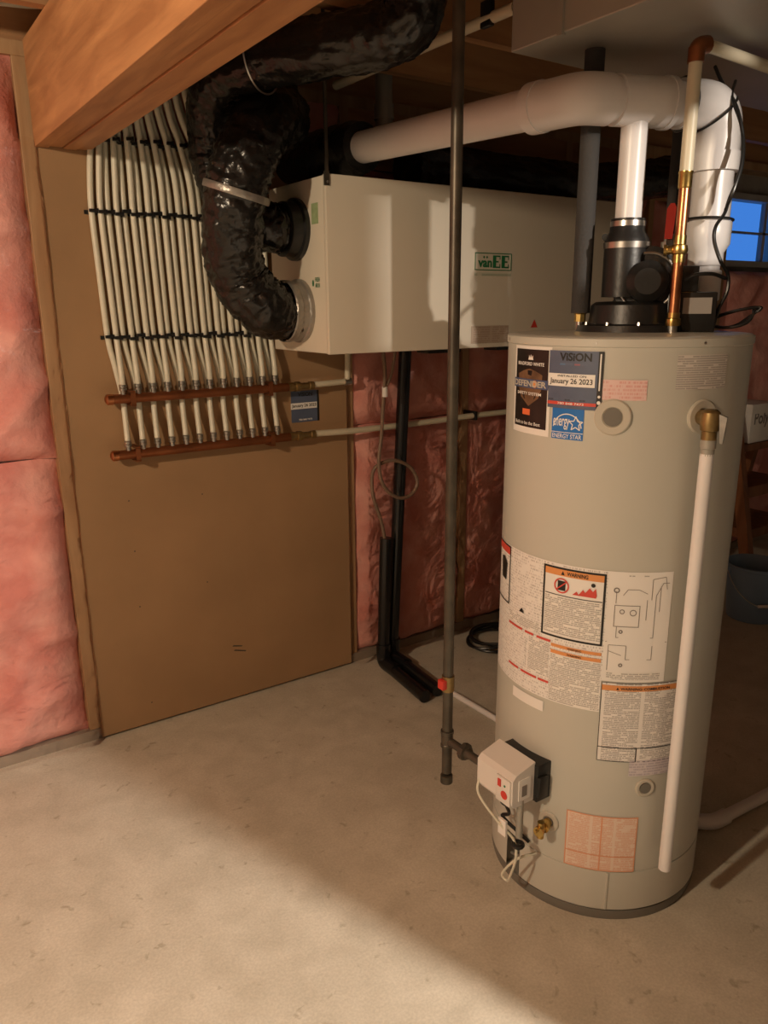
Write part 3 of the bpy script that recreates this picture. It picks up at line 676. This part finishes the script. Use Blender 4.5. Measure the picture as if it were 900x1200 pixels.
MB().cyl(tee-dE*.065, tee+dE*.075, rf, 32).build('tee', 'pvc_white', vp)
MB().cyl(tee-dE*.069, tee-dE*.055, rf+.003, 32).build('tee_collar', 'pvc_white', vp)
rc = tee-dE*.040+hd*(rf-.0005)
MB().prism([rc-dE*.008+Vector((0, 0, -.011)), rc+dE*.006+Vector((0, 0, -.014)), rc+dE*.008+Vector((0, 0, .014)), rc-dE*.006+Vector((0, 0, .016))], hd*.003).build('red_mark', 'red', vp, smooth=False)
dR = (E2-E1).normalized()
MB().tube(fillet([E1-dE*.07, E1, E1+dR*.13], .07, 8), rf, 32).build('elbow', 'pvc_white', vp)
MB().lathe(E1+dR*.115, dR, [(rf+.003, 0), (rf+.003, .035)], 32).build('elbow_collar', 'pvc_white', vp)
MB().cyl(E1+dR*.10, E2, r_, 32).build('pipe', 'pvc_white', vp)
MB().tube([E1+(E2-E1)*(.66+.034*k) for k in range(11)], [.075, .083, .079, .084, .078, .084, .080, .083, .079, .083, .078], 28).build('insulation_sleeve', 'black_film', vp)
MB().lathe((ocs.x, ocs.y, 1.735), (0, 0, 1), [(.031, 0), (.031, .235)], 28).build('riser_pipe', 'pvc_white', vp)
# black cord along the vent
cord = thing('power_cord', (1.80, 1.20, TOP), 'black power cord running down the white vent pipe to blower', 'cord')
def rb(x, y, d=1.86): return at(x, y, d)
MB().tube(smooth_path([rb(838, 78), rb(846, 96, 1.84), rb(863, 125, 1.79), rb(871, 165, 1.79), rb(868, 200, 1.79), rb(855, 232, 1.82), rb(849, 250, 1.82), rb(839, 265, 1.80), rb(837, 282, 1.80), rb(844, 305, 1.80), rb(853, 322, 1.82), rb(852, 342, 1.83), rb(842, 362, 1.84), rb(836, 382, 1.86)], 8), .0042, 8).build('cord', 'cable_black', cord)
MB().tube(smooth_path([rb(862, 95), rb(858, 114, 1.80), rb(869, 150, 1.79), rb(869, 190, 1.785), rb(859, 225, 1.79), rb(850, 246, 1.82)], 8), .0035, 8).build('cord', 'cable_black', cord)
tt = MB(); tt.torus((tkx, tky, 1.748), (0.05, 0, 1), r_+.0085, .003, 32, 8); tt.build('cable_tie', 'cable_black', cord)
cc = E0+dE*.02+Vector((0, 0, -.01))
MB().torus(E0+dE*.105, dE, rf+.003, .003, 32, 8).build('cord_wrap', 'cable_black', cord)
MB().torus(E0+dE*.019+Vector((0, 0, -.019)), (dE*.9+Vector((0, 0, 1))), rf+.005, .003, 36, 8).build('cord_wrap', 'cable_black', cord)
MB().tube(smooth_path([rb(803, 328, 1.8), rb(815, 322, 1.78), rb(835, 321, 1.78), rb(850, 326, 1.82)], 8), .0045, 8).build('cord', 'cable_black', cord)
cl = []; c9 = at(852, 376, 1.90)
for k in range(30):
    a = 2*math.pi*k/9.3; cl.append(c9 + side*(.05*math.cos(a)+.012*math.sin(k*1.3)+.02) + hd*(.02*math.sin(k*.8)) + Vector((0, 0, .018*math.sin(a)+.016*math.cos(a)+.008)))
MB().tube(smooth_path(cl, 4), .0035, 8).build('cord_coil', 'cable_black', cord)

# =================================================================== GAS PIPE
gx, gy = 1.22, 1.50
gp = thing('gas_pipe', (gx, gy, .24), 'tall dark iron gas pipe standing beside the grey tank', 'gas pipe')
MB().cyl((gx, gy, .27), (gx, gy, 2.56), .0142, 20).build('pipe', 'iron_dark', gp)
MB().lathe((gx, gy, .235), (0, 0, 1), [(.012, 0), (.0175, .003), (.0175, .025), (.0142, .027)], 18).build('end_cap', 'iron_dark', gp)
MB().lathe((gx, gy, .352), (0, 0, 1), [(.0185, 0), (.0185, .008), (.017, .01), (.017, .04), (.0185, .042), (.0185, .05)], 18).build('tee', 'iron_dark', gp)
MB().lathe((gx, gy, .525), (0, 0, 1), [(.0175, 0), (.0175, .045)], 18).build('coupling', 'brass_dull', gp)
MB().cyl((gx, gy, .372), (gx+.012, vy1-.004, vz0+.035), .0115, 16).build('nipple', 'iron_dark', gp)
un = Vector((gx+.008, gy-.055, .366)); MB().lathe(un, (0.08, -1, -.05), [(.016, 0), (.024, .004), (.024, .018), (.016, .022), (.015, .03)], 8).build('union_nut', 'iron_dark', gp)
MB().box((gx-.028, gy-.012, .535), (gx-.012, gy+.012, .562), .003).build('red_tag', 'red', gp)

# =================================================================== AIR EXCHANGER
hx0, hx1, hy0, hy1, hz0, hz1 = 1.277, 2.66, 2.20, 2.60, 1.398, 1.938
ae = thing('air_exchanger', (1.96, 2.4, hz0), 'large cream metal air exchanger box hung in front of the wall', 'air exchanger')
MB().box((hx0+.003, hy0+.022, hz0), (hx1-.003, hy1, hz1), .004).build('cabinet', 'cream_enamel', ae)
MB().box((hx0, hy0, hz0-.002), (hx1, hy0+.020, hz1+.002), .004).build('front_door', 'cream_enamel', ae)
nx_ = Vector((-1, 0, 0))
for nm, yy, zz in (('upper', 2.405, 1.792), ('lower', 2.395, 1.532)):
    c_ = Vector((hx0+.004, yy, zz))
    if nm == 'upper':
        k_ = MB().lathe(c_, nx_, [(.098, 0), (.098, .016), (.088, .02), (.086, .055), (.080, .058)], 40).build('duct_collar', 'black_plastic', ae)
    else:
        k_ = MB().lathe(c_, nx_, [(.104, 0), (.104, .014), (.098, .018), (.097, .045)], 40).build('duct_collar', 'silver_tape', ae)
MB().box((hx0+.012, hy0-.004, 1.905), (hx0-.004, hy0+.004, 1.945)).build('hanger_bracket', 'iron_dark', ae)
p_, f_ = text2d('+ FRESH', .02)
def on_left(y0, y1, z0, z1, poly=None): pass
def face_text(s, a, b, x=None, y=None, bold=.02, mb=None):
    """lettering on the front door (y given) or the left side (x given); a, b: lower-left and upper-right corners"""
    p, f = text2d(s, bold); mb = mb or MB()
    if y is not None: mb.add([(a[0]+(b[0]-a[0])*u, y, a[1]+(b[1]-a[1])*v) for u, v in p], f)
    else: mb.add([(x, a[0]+(b[0]-a[0])*u, a[1]+(b[1]-a[1])*v) for u, v in p], f)
    return mb
gs = MB().box((hx0+.0035, 2.298, 1.800), (hx0+.002, 2.256, 1.862)).build('side_sticker', 'pale_green', ae, smooth=False)
t = face_text('FRESH', (2.286, 1.624), (2.256, 1.638), x=hx0+.0022); face_text('AIR IN', (2.286, 1.606), (2.256, 1.620), x=hx0+.0022, mb=t)
t.add([(hx0+.0022, 2.300+.006*math.cos(a*.785), 1.620+.011*math.sin(a*.785)) for a in range(8)], [tuple(range(8))]); t.build('side_lettering', 'green_ink', ae)
lx0, lx1, lz0, lz1 = 1.879, 2.054, 1.668, 1.728
lg = MB().box((lx0, hy0-.0012, lz0), (lx1, hy0+.002, lz1), 0).build('brand_plate', 'cream_enamel', ae, smooth=False)
t = MB()
for a, b in (((lx0, lz0), (lx1, lz0+.003)), ((lx0, lz1-.003), (lx1, lz1)), ((lx0, lz0), (lx0+.003, lz1)), ((lx1-.003, lz0), (lx1, lz1))): t.box((a[0], hy0-.0022, a[1]), (b[0], hy0-.001, b[1]))
t.build('plate_border', 'green_ink', lg, smooth=False)
t = face_text('van', (lx0+.014, lz0+.010), (lx0+.080, lz0+.034), y=hy0-.0024, bold=.035)
for q_ in (0, 1):
    cx_ = lx0+.042+q_*.014; t.add([(cx_-.005, hy0-.0024, lz0+.045), (cx_, hy0-.0024, lz0+.0395), (cx_+.005, hy0-.0024, lz0+.045), (cx_, hy0-.0024, lz0+.0505)], [(0, 1, 2, 3)])
for ex in (lx0+.084, lx0+.126):
    z_ = lz0+.009
    for a, b in (((0, 0), (.016, .043)), ((.016, 0), (.036, .005)), ((.016, .038), (.036, .043)), ((.016, .019), (.028, .024)), ((.032, 0), (.036, .014)), ((.032, .029), (.036, .043))):
        t.add([(ex+a[0], hy0-.0024, z_+a[1]), (ex+b[0], hy0-.0024, z_+a[1]), (ex+b[0], hy0-.0024, z_+b[1]), (ex+a[0], hy0-.0024, z_+b[1])], [(0, 1, 2, 3)])
t.build('brand_lettering', 'green_ink', lg)
mat('faded_green', (.30, .36, .26), .5)
gl_ = MB(); gl_.add([(lx0, hy0-.001, lz0-.019), (lx1, hy0-.001, lz0-.019), (lx1, hy0-.001, lz0-.0065), (lx0, hy0-.001, lz0-.0065)], [(0, 1, 2, 3)]); gl_.uv = [(0, -.0125), (.175, -.0125), (.175, -.0001), (0, -.0001)]
gl_.build('small_print', 'print_green', lg, smooth=False)
rl = MB(); rl.add([(1.869, hy0-.001, 1.412), (2.052, hy0-.001, 1.412), (2.052, hy0-.001, 1.474), (1.869, hy0-.001, 1.474)], [(0, 1, 2, 3)]); rl.uv = [(0, -.062), (.183, -.062), (.183, 0), (0, 0)]
rl.build('rating_label', 'print_rating', ae, smooth=False)
tw = onY(626, 380, hy0-.002)
MB().add([tw+Vector((-.018, 0, -.012)), tw+Vector((.018, 0, -.012)), tw+Vector((0, 0, .018))], [(0, 1, 2)]).build('caution_triangle', 'red', ae, smooth=False)
MB().box((1.70, hy0+.03, hz0-.016), (1.85, hy0+.10, hz0+.001)).build('drain_pan', 'black_plastic', ae, smooth=False)
MB().box((2.02, hy0+.03, hz0-.016), (2.10, hy0+.10, hz0+.001)).build('drain_pan', 'black_plastic', ae, smooth=False)
hs = thing('hanging_strap', (hx0+.01, hy0+.0, 1.94), 'thin black strap hanging the cream air exchanger from the ceiling', 'strap')
MB().box((hx0+.000, hy0-.003, 1.935), (hx0+.010, hy0+.003, 2.56)).build('strap', 'iron_dark', hs, smooth=False)
MB().lathe((hx0+.005, hy0-.006, 1.915), (0, 1, 0), [(.004, 0), (.004, .006)], 10).build('bolt', 'steel', hs)
# flexible ducts
def flex(name, pts, r, label, seed, cat='duct', n=20, seg=72):
    path = smooth_path(pts, n)
    def rf_(i, an, p):
        w_ = .5+.5*math.sin(i*1.15+1.5*noise.noise((p*6)+Vector((seed, 0, 0))))
        q = Vector((math.cos(an)*1.3, math.sin(an)*1.3, i*.12+seed)); nn = noise.noise(q*1.3)
        n2 = noise.noise(Vector((math.cos(an)*3.2, math.sin(an)*3.2, i*.5+seed)))
        n3 = abs(noise.noise(Vector((math.cos(an)*5+i*.21, math.sin(an)*5, i*.24+seed*2))))
        n4 = abs(noise.noise(Vector((math.cos(an)*9+i*.4, math.sin(an)*9, i*.6+seed*3))))
        return r*(1+.02*w_+.07*nn+.05*n2-.10*n3-.07*n4)
    o = MB().tube(path, r, seg, True, rf_).build(name, 'black_film', ang=55, origin=path[0]); return o
A = flex('flexible_duct', [Vector((1.245, 2.395, 1.532)), Vector((1.20, 2.388, 1.53)), at(308, 358, 2.50), at(279, 322, 2.43), at(272, 272, 2.34), at(277, 222, 2.28), at(290, 178, 2.26), Vector((1.13, 2.28, 2.085)), Vector((1.22, 2.37, 2.11)), Vector((1.25, 2.48, 2.18)), Vector((1.25, 2.54, 2.33)), Vector((1.25, 2.55, 2.5))], .093, '', 1.0)
tag(A, 'wrinkled black plastic insulated duct curving from the lower port of air exchanger', 'duct', 'black insulated ducts')
tape = MB(); pa = at(272, 226, 2.375); tape.lathe(at(276, 225, 2.285)-Vector((.0, .0, .011)), at(284, 200, 2.27)-at(275, 240, 2.30), [(.099, 0), (.1005, .003), (.1005, .018), (.099, .021)], 44, caps=False)
tape.build('duct_tape', 'silver_tape', A)
tape = MB(); tape.lathe((1.236, 2.394, 1.532), (-1, -.05, 0), [(.099, 0), (.1005, .004), (.101, .022), (.098, .026)], 44, caps=False); tape.build('duct_tape', 'silver_tape', A)
B = flex('flexible_duct', [Vector((1.225, 2.405, 1.792)), Vector((1.17, 2.41, 1.80)), Vector((1.10, 2.47, 1.86)), Vector((1.07, 2.53, 1.97)), Vector((1.045, 2.50, 2.09)), Vector((1.02, 2.36, 2.195)), Vector((1.07, 2.18, 2.215)), Vector((1.22, 1.96, 2.225)), Vector((1.31, 1.83, 2.25)), Vector((1.325, 1.79, 2.36)), Vector((1.325, 1.79, 2.5))], .079, '', 5.0)
tag(B, 'dark insulated duct running along the ceiling from the upper port of air exchanger', 'duct', 'black insulated ducts')
D3 = flex('flexible_duct', [Vector((1.78, 2.47, 2.035)), Vector((2.0, 2.48, 2.04)), Vector((2.4, 2.46, 2.035)), Vector((2.8, 2.47, 2.05)), Vector((3.3, 2.45, 2.12))], .088, '', 9.0)
tag(D3, 'black insulated duct lying along the top of the cream air exchanger', 'duct', 'black insulated ducts')
MB().torus((1.07, 2.18, 2.215), (.35, -.6, .03), .088, .0025, 40, 6).build('duct_strap', 'steel', B)

# =================================================================== HEATING MANIFOLD BOARD
board = thing('backing_board', (1.10, 2.70, 0), 'large brown hardboard panel leaning flat on the insulated wall studs', 'board')
MB().box((.558, 2.700, .010), (1.642, 2.7185, 2.06), .002).build('panel', 'hardboard', board, smooth=False)
bs = MB().box((1.388, 2.6985, 1.106), (1.510, 2.7002, 1.228)).build('installer_sticker', 'sticker_blue', board, smooth=False); bs['label'] = 'blue sticker with white strip'
MB().box((1.386, 2.6978, 1.158), (1.502, 2.6990, 1.182)).build('white_strip', 'paper_white', bs, smooth=False)
MB().box((1.503, 2.6978, 1.106), (1.511, 2.6990, 1.228)).build('edge_strip', 'ink_black', bs, smooth=False)
face_text('January 26 2023', (1.390, 1.162), (1.498, 1.178), y=2.6974).build('lettering', 'ink_black', bs); face_text('VISION', (1.418, 1.207), (1.482, 1.222), y=2.6980).build('lettering', 'ink_black', bs)
face_text('780 848 7473', (1.42, 1.112), (1.478, 1.119), y=2.6980).build('lettering', 'paper_white', bs)
for a_, b_ in (((1.085, .235), (1.125, .225)), ((1.09, .215), (1.14, .200))):
    MB().prism([(a_[0], 2.6996, a_[1]), (b_[0], 2.6996, b_[1]), (b_[0]+.004, 2.6996, b_[1]+.004), (a_[0]+.006, 2.6996, a_[1]+.004)], (0, .001, 0)).build('scuff', 'iron_dark', board, smooth=False)
for px_ in ((151, 587), (158, 646), (164, 711), (237, 579), (243, 682), (178, 823)):
    q = onY(*px_, 2.70); MB().lathe((q.x, 2.6995, q.z), (0, 1, 0), [(.0028, 0), (.0028, .002)], 8).build('nail_hole', 'iron_dark', board)
MY = 2.648
tubx = [.735+.0512*k for k in range(12)]
def manifold(z, label, grp):
    mf = thing('manifold', (.70, MY, z), label, 'manifold', grp)
    MB().cyl((.69, MY, z), (1.36, MY, z), .0165, 22).build('copper_rail', 'copper_dull', mf)
    MB().lathe((.672, MY, z), (1, 0, 0), [(.006, 0), (.013, .003), (.018, .008), (.018, .026)], 20).build('end_cap', 'copper', mf)
    src = None
    for k, x in enumerate(tubx):
        if src is None:
            src = MB().lathe((x, MY, z+.012), (0, 0, 1), [(.009, 0), (.009, .014), (.0125, .016), (.0125, .022), (.011, .024), (.0125, .026), (.0125, .034), (.0105, .036)], 14).build('tube_fitting', 'steel', mf)
        else: dup(src, (x-tubx[0], 0, 0), mf)
    for x in (.762, 1.272):
        br = MB().box((x-.008, MY-.019, z-.022), (x+.008, MY-.015, z+.022)); br.box((x-.008, MY-.019, z-.026), (x+.008, 2.700, z-.020)); br.box((x-.008, MY-.019, z+.020), (x+.008, 2.700, z+.026)); br.build('bracket', 'copper_dull', mf, smooth=False)
    MB().lathe((1.35, MY, z), (1, 0, 0), [(.018, 0), (.018, .02), (.014, .022), (.014, .03), (.019, .032), (.019, .05), (.013, .052), (.013, .09), (.016, .092), (.016, .11)], 18).build('coupling', 'brass_dull', mf)
    return mf
m1 = manifold(1.252, 'upper copper manifold rail holding a row of cream tubes', 'copper heating manifolds')
m2 = manifold(1.062, 'lower copper manifold rail holding a row of cream tubes', 'copper heating manifolds')
MB().tube(fillet([(1.45, MY, 1.254), (1.615, MY, 1.258), (1.622, MY, 1.50)], .02), .0115, 12).build('feed_pipe', 'pex_pipe', m1)
MB().lathe((1.60, MY, 1.2575), (1, 0, 0), [(.014, 0), (.015, .03)], 12).build('elbow', 'steel', m1)
pa_ = [(1.45, MY, 1.064), (1.66, 2.64, 1.06), (2.05, 2.655, 1.06), (2.29, 2.655, 1.066), (2.80, 2.655, 1.066), (3.3, 2.655, 1.06)]
MB().tube(smooth_path(pa_, 6), .0125, 12).build('feed_pipe', 'pex_pipe', m2)
MB().box((2.275, 2.636, 1.046), (2.290, 2.72, 1.086), .002).build('pipe_clip', 'black_plastic', m2)
# 24 tubes
ZR = [1.452, 1.842, 2.054]
def tubex(i, z):
    base = .713+.0256*i-.014*max(0, min(1, (z-1.40)/.4))
    if z < 1.86: return base
    f = min(1, (z-1.84)/.50); f = f*f*(3-2*f); return base*(1-f)+(.745+.0135*i)*f
def tuby(i, z):
    f = max(0, min(1, (z-1.86)/.3)); return 2.684-(.010+.014*f if i % 2 else 0)-.003*i*f
ORD = 'first second third fourth fifth sixth seventh eighth ninth tenth eleventh twelfth'.split()
for i in range(24):
    up_ = (i % 2 == 1); k = i//2
    # odd tubes end on the upper rail, even tubes on the lower one
    zz = 1.252 if up_ else 1.062
    pts = [(tubx[k], MY, zz+.03)]
    if up_: pts += [(tubx[k], MY, zz+.08)]
    else: pts += [(tubx[k]+.001, MY+.005, zz+.06), (tubx[k]+.006, MY+.028, 1.20), (tubx[k]+.005, MY+.033, 1.26), (tubx[k]-.010, MY+.035, 1.36)]
    yb = 2.684 - (.010 if up_ else 0)
    pts += [(tubex(i, 1.452), yb, 1.452), (tubex(i, 1.65), yb, 1.65), (tubex(i, 1.842), yb, 1.842), (tubex(i, 1.95), tuby(i, 1.95), 1.95), (tubex(i, 2.054), tuby(i, 2.054), 2.054), (tubex(i, 2.2), tuby(i, 2.2), 2.2), (tubex(i, 2.56), tuby(i, 2.56), 2.56)]
    o = MB().tube(smooth_path(pts, 6), .0098, 12).build('heating_tube', 'pex_cream', origin=pts[0])
    tag(o, '%s cream plastic tube from the capped end of the %s copper manifold rail' % (ORD[k], 'upper' if up_ else 'lower'), 'tube', 'tubes on the %s manifold' % ('upper' if up_ else 'lower'))
def clips(z, n, x_of, label):
    cs = thing('clip_strip', (x_of(0), 2.66, z), label, 'clip strip')
    MB().box((x_of(0)-(.02 if z < 2 else -.001), 2.6945, z-.006), (x_of(n-1)+.012, 2.7001, z+.006)).build('strip', 'black_plastic', cs, smooth=False)
    for i in range(n):
        yb = tuby(i+(z > 2), z)-.012
        x = x_of(i); dz = .003*math.sin(i*1.9)+(-.003 if i % 2 else .003)
        MB().box((x-.0115 if z < 2 else x-.006, yb-.007, z-.005+dz), (x+.0115, yb+.001, z+.005+dz), .0015).build('clip', 'black_plastic', cs, smooth=False)
        MB().box((x+.0105, yb-.008, z-.007+dz), (x+.0165, 2.695, z+.007+dz)).build('clip_post', 'black_plastic', cs, smooth=False)
clips(1.452, 24, lambda i: tubex(i, 1.452), 'lowest black clip strip across the cream tubes')
clips(1.842, 24, lambda i: tubex(i, 1.842), 'middle black clip strip across the cream tubes')
clips(2.054, 13, lambda i: tubex(i+1, 2.054), 'topmost black clip strip across the cream tubes, in the shade of the beam')

# =================================================================== DRAINS AND CABLES BY THE WALL
d1 = thing('drain_pipe', (1.79, 2.60, 0), 'tall black plastic drain pipe in front of pink insulation, reaching the air exchanger', 'drain pipe')
MB().tube([(1.872, 2.61, 1.402), (1.80, 2.61, .085)], .026, 20).build('pipe', 'black_abs', d1)
MB().lathe((1.806, 2.61, .12), (-.054, 0, -1), [(.031, 0), (.031, .05)], 20).build('coupling', 'black_abs', d1)
MB().tube(fillet([(1.8035, 2.61, .10), (1.80, 2.61, .036), (1.80, 2.50, .034)], .04), .030, 20).build('elbow', 'black_abs', d1)
MB().tube([(1.80, 2.54, .032), (1.775, 2.245, .030)], .026, 20).build('floor_pipe', 'black_abs', d1)
d2 = thing('drain_pipe', (1.72, 2.58, 0), 'short black plastic drain pipe standing left of the tall one', 'drain pipe')
MB().tube([(1.752, 2.585, .60), (1.735, 2.585, .085)], .026, 20).build('pipe', 'black_abs', d2)
MB().lathe((1.737, 2.585, .12), (-.03, 0, -1), [(.031, 0), (.031, .05)], 20).build('coupling', 'black_abs', d2)
MB().tube(fillet([(1.736, 2.585, .10), (1.734, 2.585, .034), (1.732, 2.48, .032)], .04), .030, 20).build('elbow', 'black_abs', d2)
MB().tube([(1.732, 2.52, .030), (1.700, 2.235, .029)], .026, 20).build('floor_pipe', 'black_abs', d2)
lp = thing('drain_hose', (1.78, 2.56, .6), 'thin brown translucent hose looped in front of black drain pipe', 'hose')
MB().tube(smooth_path([onY(449, 412, 2.45), onY(451, 440, 2.50), onY(449, 475, 2.54), onY(447, 510, 2.55), onY(444, 545, 2.545), onY(450, 570, 2.54), onY(466, 583, 2.535), onY(481, 580, 2.535), onY(489, 566, 2.535), onY(482, 549, 2.54), onY(465, 540, 2.545), onY(449, 542, 2.56), onY(437, 553, 2.575), onY(437, 580, 2.58), onY(447, 612, 2.585), onY(452, 640, 2.585)], 8), .0075, 10).build('hose', 'clear_tube', lp)
yj = onY(451, 456, 2.52); MB().tube(smooth_path([yj, onY(458, 440, 2.5), onY(461, 425, 2.45), onY(463, 411, 2.42)], 6), .006, 8).build('hose_branch', 'clear_tube', lp)
MB().tube([yj+Vector((0, 0, -.03)), yj+Vector((0, 0, .01))], .011, 10).build('y_connector', 'white_plastic', lp)
# dark post and black pipe further right on the wall
mat('dark_blue_grey', (.035, .035, .045), .35)
dp2 = MB().tube([(2.56, 2.635, .0), (2.56, 2.635, 1.80)], .03, 20).build('dark_pipe', 'dark_blue_grey'); tag(dp2, 'dark vertical pipe against the pink wall just behind the grey tank', 'pipe')
# coil of black cable on the floor
ck = []
cc_ = Vector((2.34, 2.50, 0))
for k in range(60):
    a = 2*math.pi*k/14.3; rr = .125+.03*noise.noise((k*.31, 1, 2)); ck.append(cc_+Vector((rr*1.15*math.cos(a)+.02*noise.noise((k*.1, 4, 1)), rr*math.sin(a), .010+.05*(.5+.5*noise.noise((k*.35, 7, 3)))*(k/60)+.022*(k/60))))
MB_ = MB().tube(smooth_path(ck, 5), .0065, 8).build('cable_coil', 'cable_black'); tag(MB_, 'coil of black cable lying on the floor by the pink wall', 'cable')
ft = MB().tube([onZ(530, 812, .012), Vector((1.84, 1.93, .012)), Vector((1.845, 1.60, .012))], .012, 12).build('floor_hose', 'pvc_white'); tag(ft, 'thin white tube lying on floor leading behind the grey tank', 'tube')

# =================================================================== BEHIND THE HEATER, RIGHT
pf = thing('floor_pipe', (1.95, 1.13, 0), 'white plastic pipe with elbow lying on the floor beside tank base', 'pipe')
a_ = onZ(838, 962, .03); a_.z = .028; b_ = onZ(900, 930, .03); b_.z = .028; dd = (b_-a_).normalized()
MB().tube([a_, b_+dd*1.4], .018, 18).build('pipe', 'pvc_white', pf)
MB().tube(fillet([a_+dd*.05, a_-dd*.01, a_-dd*.01+Vector((-.06, .06, 0))], .03), .0235, 18).build('elbow', 'pvc_white', pf)
bk = onZ(880, 722, 0); bk.z = 0
bu = thing('bucket', bk, 'blue plastic bucket with wire handle standing on floor', 'bucket')
MB().lathe(bk, (0, 0, 1), [(.10, 0), (.118, .004), (.121, .02), (.140, .272), (.147, .276), (.147, .288), (.141, .290), (.136, .275), (.116, .02), (.02, .012)], 40, caps=True).build('pail', 'bucket_blue', bu)
hv = []
for k in range(13):
    a = math.pi*k/12; hv.append(bk+rt*(.149*math.cos(a))+Vector((-.6, -.8, 0)).normalized()*(.12*math.sin(a)*.45+.04*math.sin(a)+.06*math.sin(a))+Vector((0, 0, .262-.155*math.sin(a))))
MB().tube(smooth_path(hv, 3), .0025, 8).build('wire_handle', 'steel', bu)
MB().cyl(hv[5]+Vector((0, 0, 0)), hv[7], .008, 12).build('grip', 'white_plastic', bu)
for s_ in (-1, 1): MB().box(bk+rt*s_*.138+Vector((-.015, -.015, .235)), bk+rt*s_*.150+Vector((.015, .015, .275)), .003).build('handle_lug', 'bucket_blue', bu)
# wooden step ladder with a white carton
sb = onZ(853, 690, 0); sb.z = 0; sx_, sy_ = 3.85, 2.30
stl = thing('wooden_stand', (sx_+.25, sy_, 0), 'brown wooden step stand behind the blue bucket', 'stand')
def bar(a, b, wx, wy): 
    a, b = Vector(a), Vector(b); return MB().prism([a+Vector((-wx, -wy, 0)), a+Vector((wx, -wy, 0)), a+Vector((wx, wy, 0)), a+Vector((-wx, wy, 0))], b-a)
for dx in (0, .42):
    bar((sx_+dx-.02, sy_-.16, 0), (sx_+dx+.06, sy_+.10, .98), .022, .03).build('front_leg', 'chair_wood', stl, smooth=False)
    bar((sx_+dx+.06, sy_+.34, 0), (sx_+dx+.06, sy_+.20, .80), .02, .025).build('rear_leg', 'chair_wood', stl, smooth=False)
for z_, h_ in ((.36, .05), (.58, .06), (.80, .035)):
    f = z_/.98; MB().box((sx_-.02+f*.08, sy_-.18+f*.26, z_-h_), (sx_+.44+f*.08, sy_+.34-f*.1, z_)).build('step', 'chair_wood', stl, smooth=False)
cx0 = Vector((sx_+.15, sy_+.05, .802))
ca = thing('carton', cx0, 'small white carton with dark writing on the wooden stand', 'box')
MB().box(cx0, cx0+Vector((.25, .22, .21)), .003).build('carton_body', 'paper_white', ca)
pt, ft_ = text2d('Poly', .02); MB().add([(cx0.x+.03+.14*u, cx0.y-.0015, cx0.z+.08+.09*v) for u, v in pt], ft_).build('writing', 'ink_grey', ca)
MB().box(cx0+Vector((-.002, -.002, .16)), cx0+Vector((.252, .05, .212))).build('carton_flap', 'paper_white', ca)

# =================================================================== CEILING SERVICES
DZ = 2.125
du = thing('sheet_metal_duct', (2.2, .7, DZ), 'large grey sheet metal duct box under the ceiling above tank', 'duct')
dx0, dy1 = 1.40, 1.525
MB().box((dx0, -2.2, DZ), (3.4, dy1, 2.305), .003).build('duct_body', 'galvanised', du, smooth=False)
for yy in (1.365, .30):
    sm = MB().box((dx0-.006, yy-.008, DZ-.004), (dx0+.006, yy+.008, 2.305)); sm.build('seam_cleat', 'galvanised', du, smooth=False)
gp2 = thing('grey_drain_pipe', at(450, 155, 2.75), 'dim grey vertical drain pipe between ceiling and the long white vent', 'pipe')
q0 = at(450, 158, 2.80); MB().cyl(q0, (q0.x, q0.y, 2.5), .031, 20).build('pipe', 'galvanised', gp2)
MB().lathe((q0.x, q0.y, q0.z+.05), (0, 0, 1), [(.036, 0), (.036, .05)], 20).build('coupling', 'galvanised', gp2)
ct = thing('ceiling_tube', onZ(410, 93, 2.27), 'cream plastic tube clipped under the ceiling joists', 'tube')
a_, b_ = onZ(410, 93, 2.27), onZ(592, 14, 2.27)
MB().cyl(a_+(a_-b_)*.12, b_+(b_-a_)*.05, .0145, 14).build('tube', 'pex_pipe', ct)
for px_ in ((480, 62), (571, 22)):
    q = onZ(*px_, 2.27); MB().box((q.x-.008, q.y-.02, 2.25), (q.x+.008, q.y+.02, 2.312), .002).build('clamp', 'black_plastic', ct)
# loose wire at the joists
wr = MB().tube(smooth_path([onZ(-40, 2, 2.40), onZ(0, 4, 2.40), onZ(30, 7, 2.40), onZ(60, 8, 2.40)], 6), .007, 8).build('ceiling_wire', 'pex_cream'); tag(wr, 'cream electrical wire along the ceiling above the timber beam', 'wire')
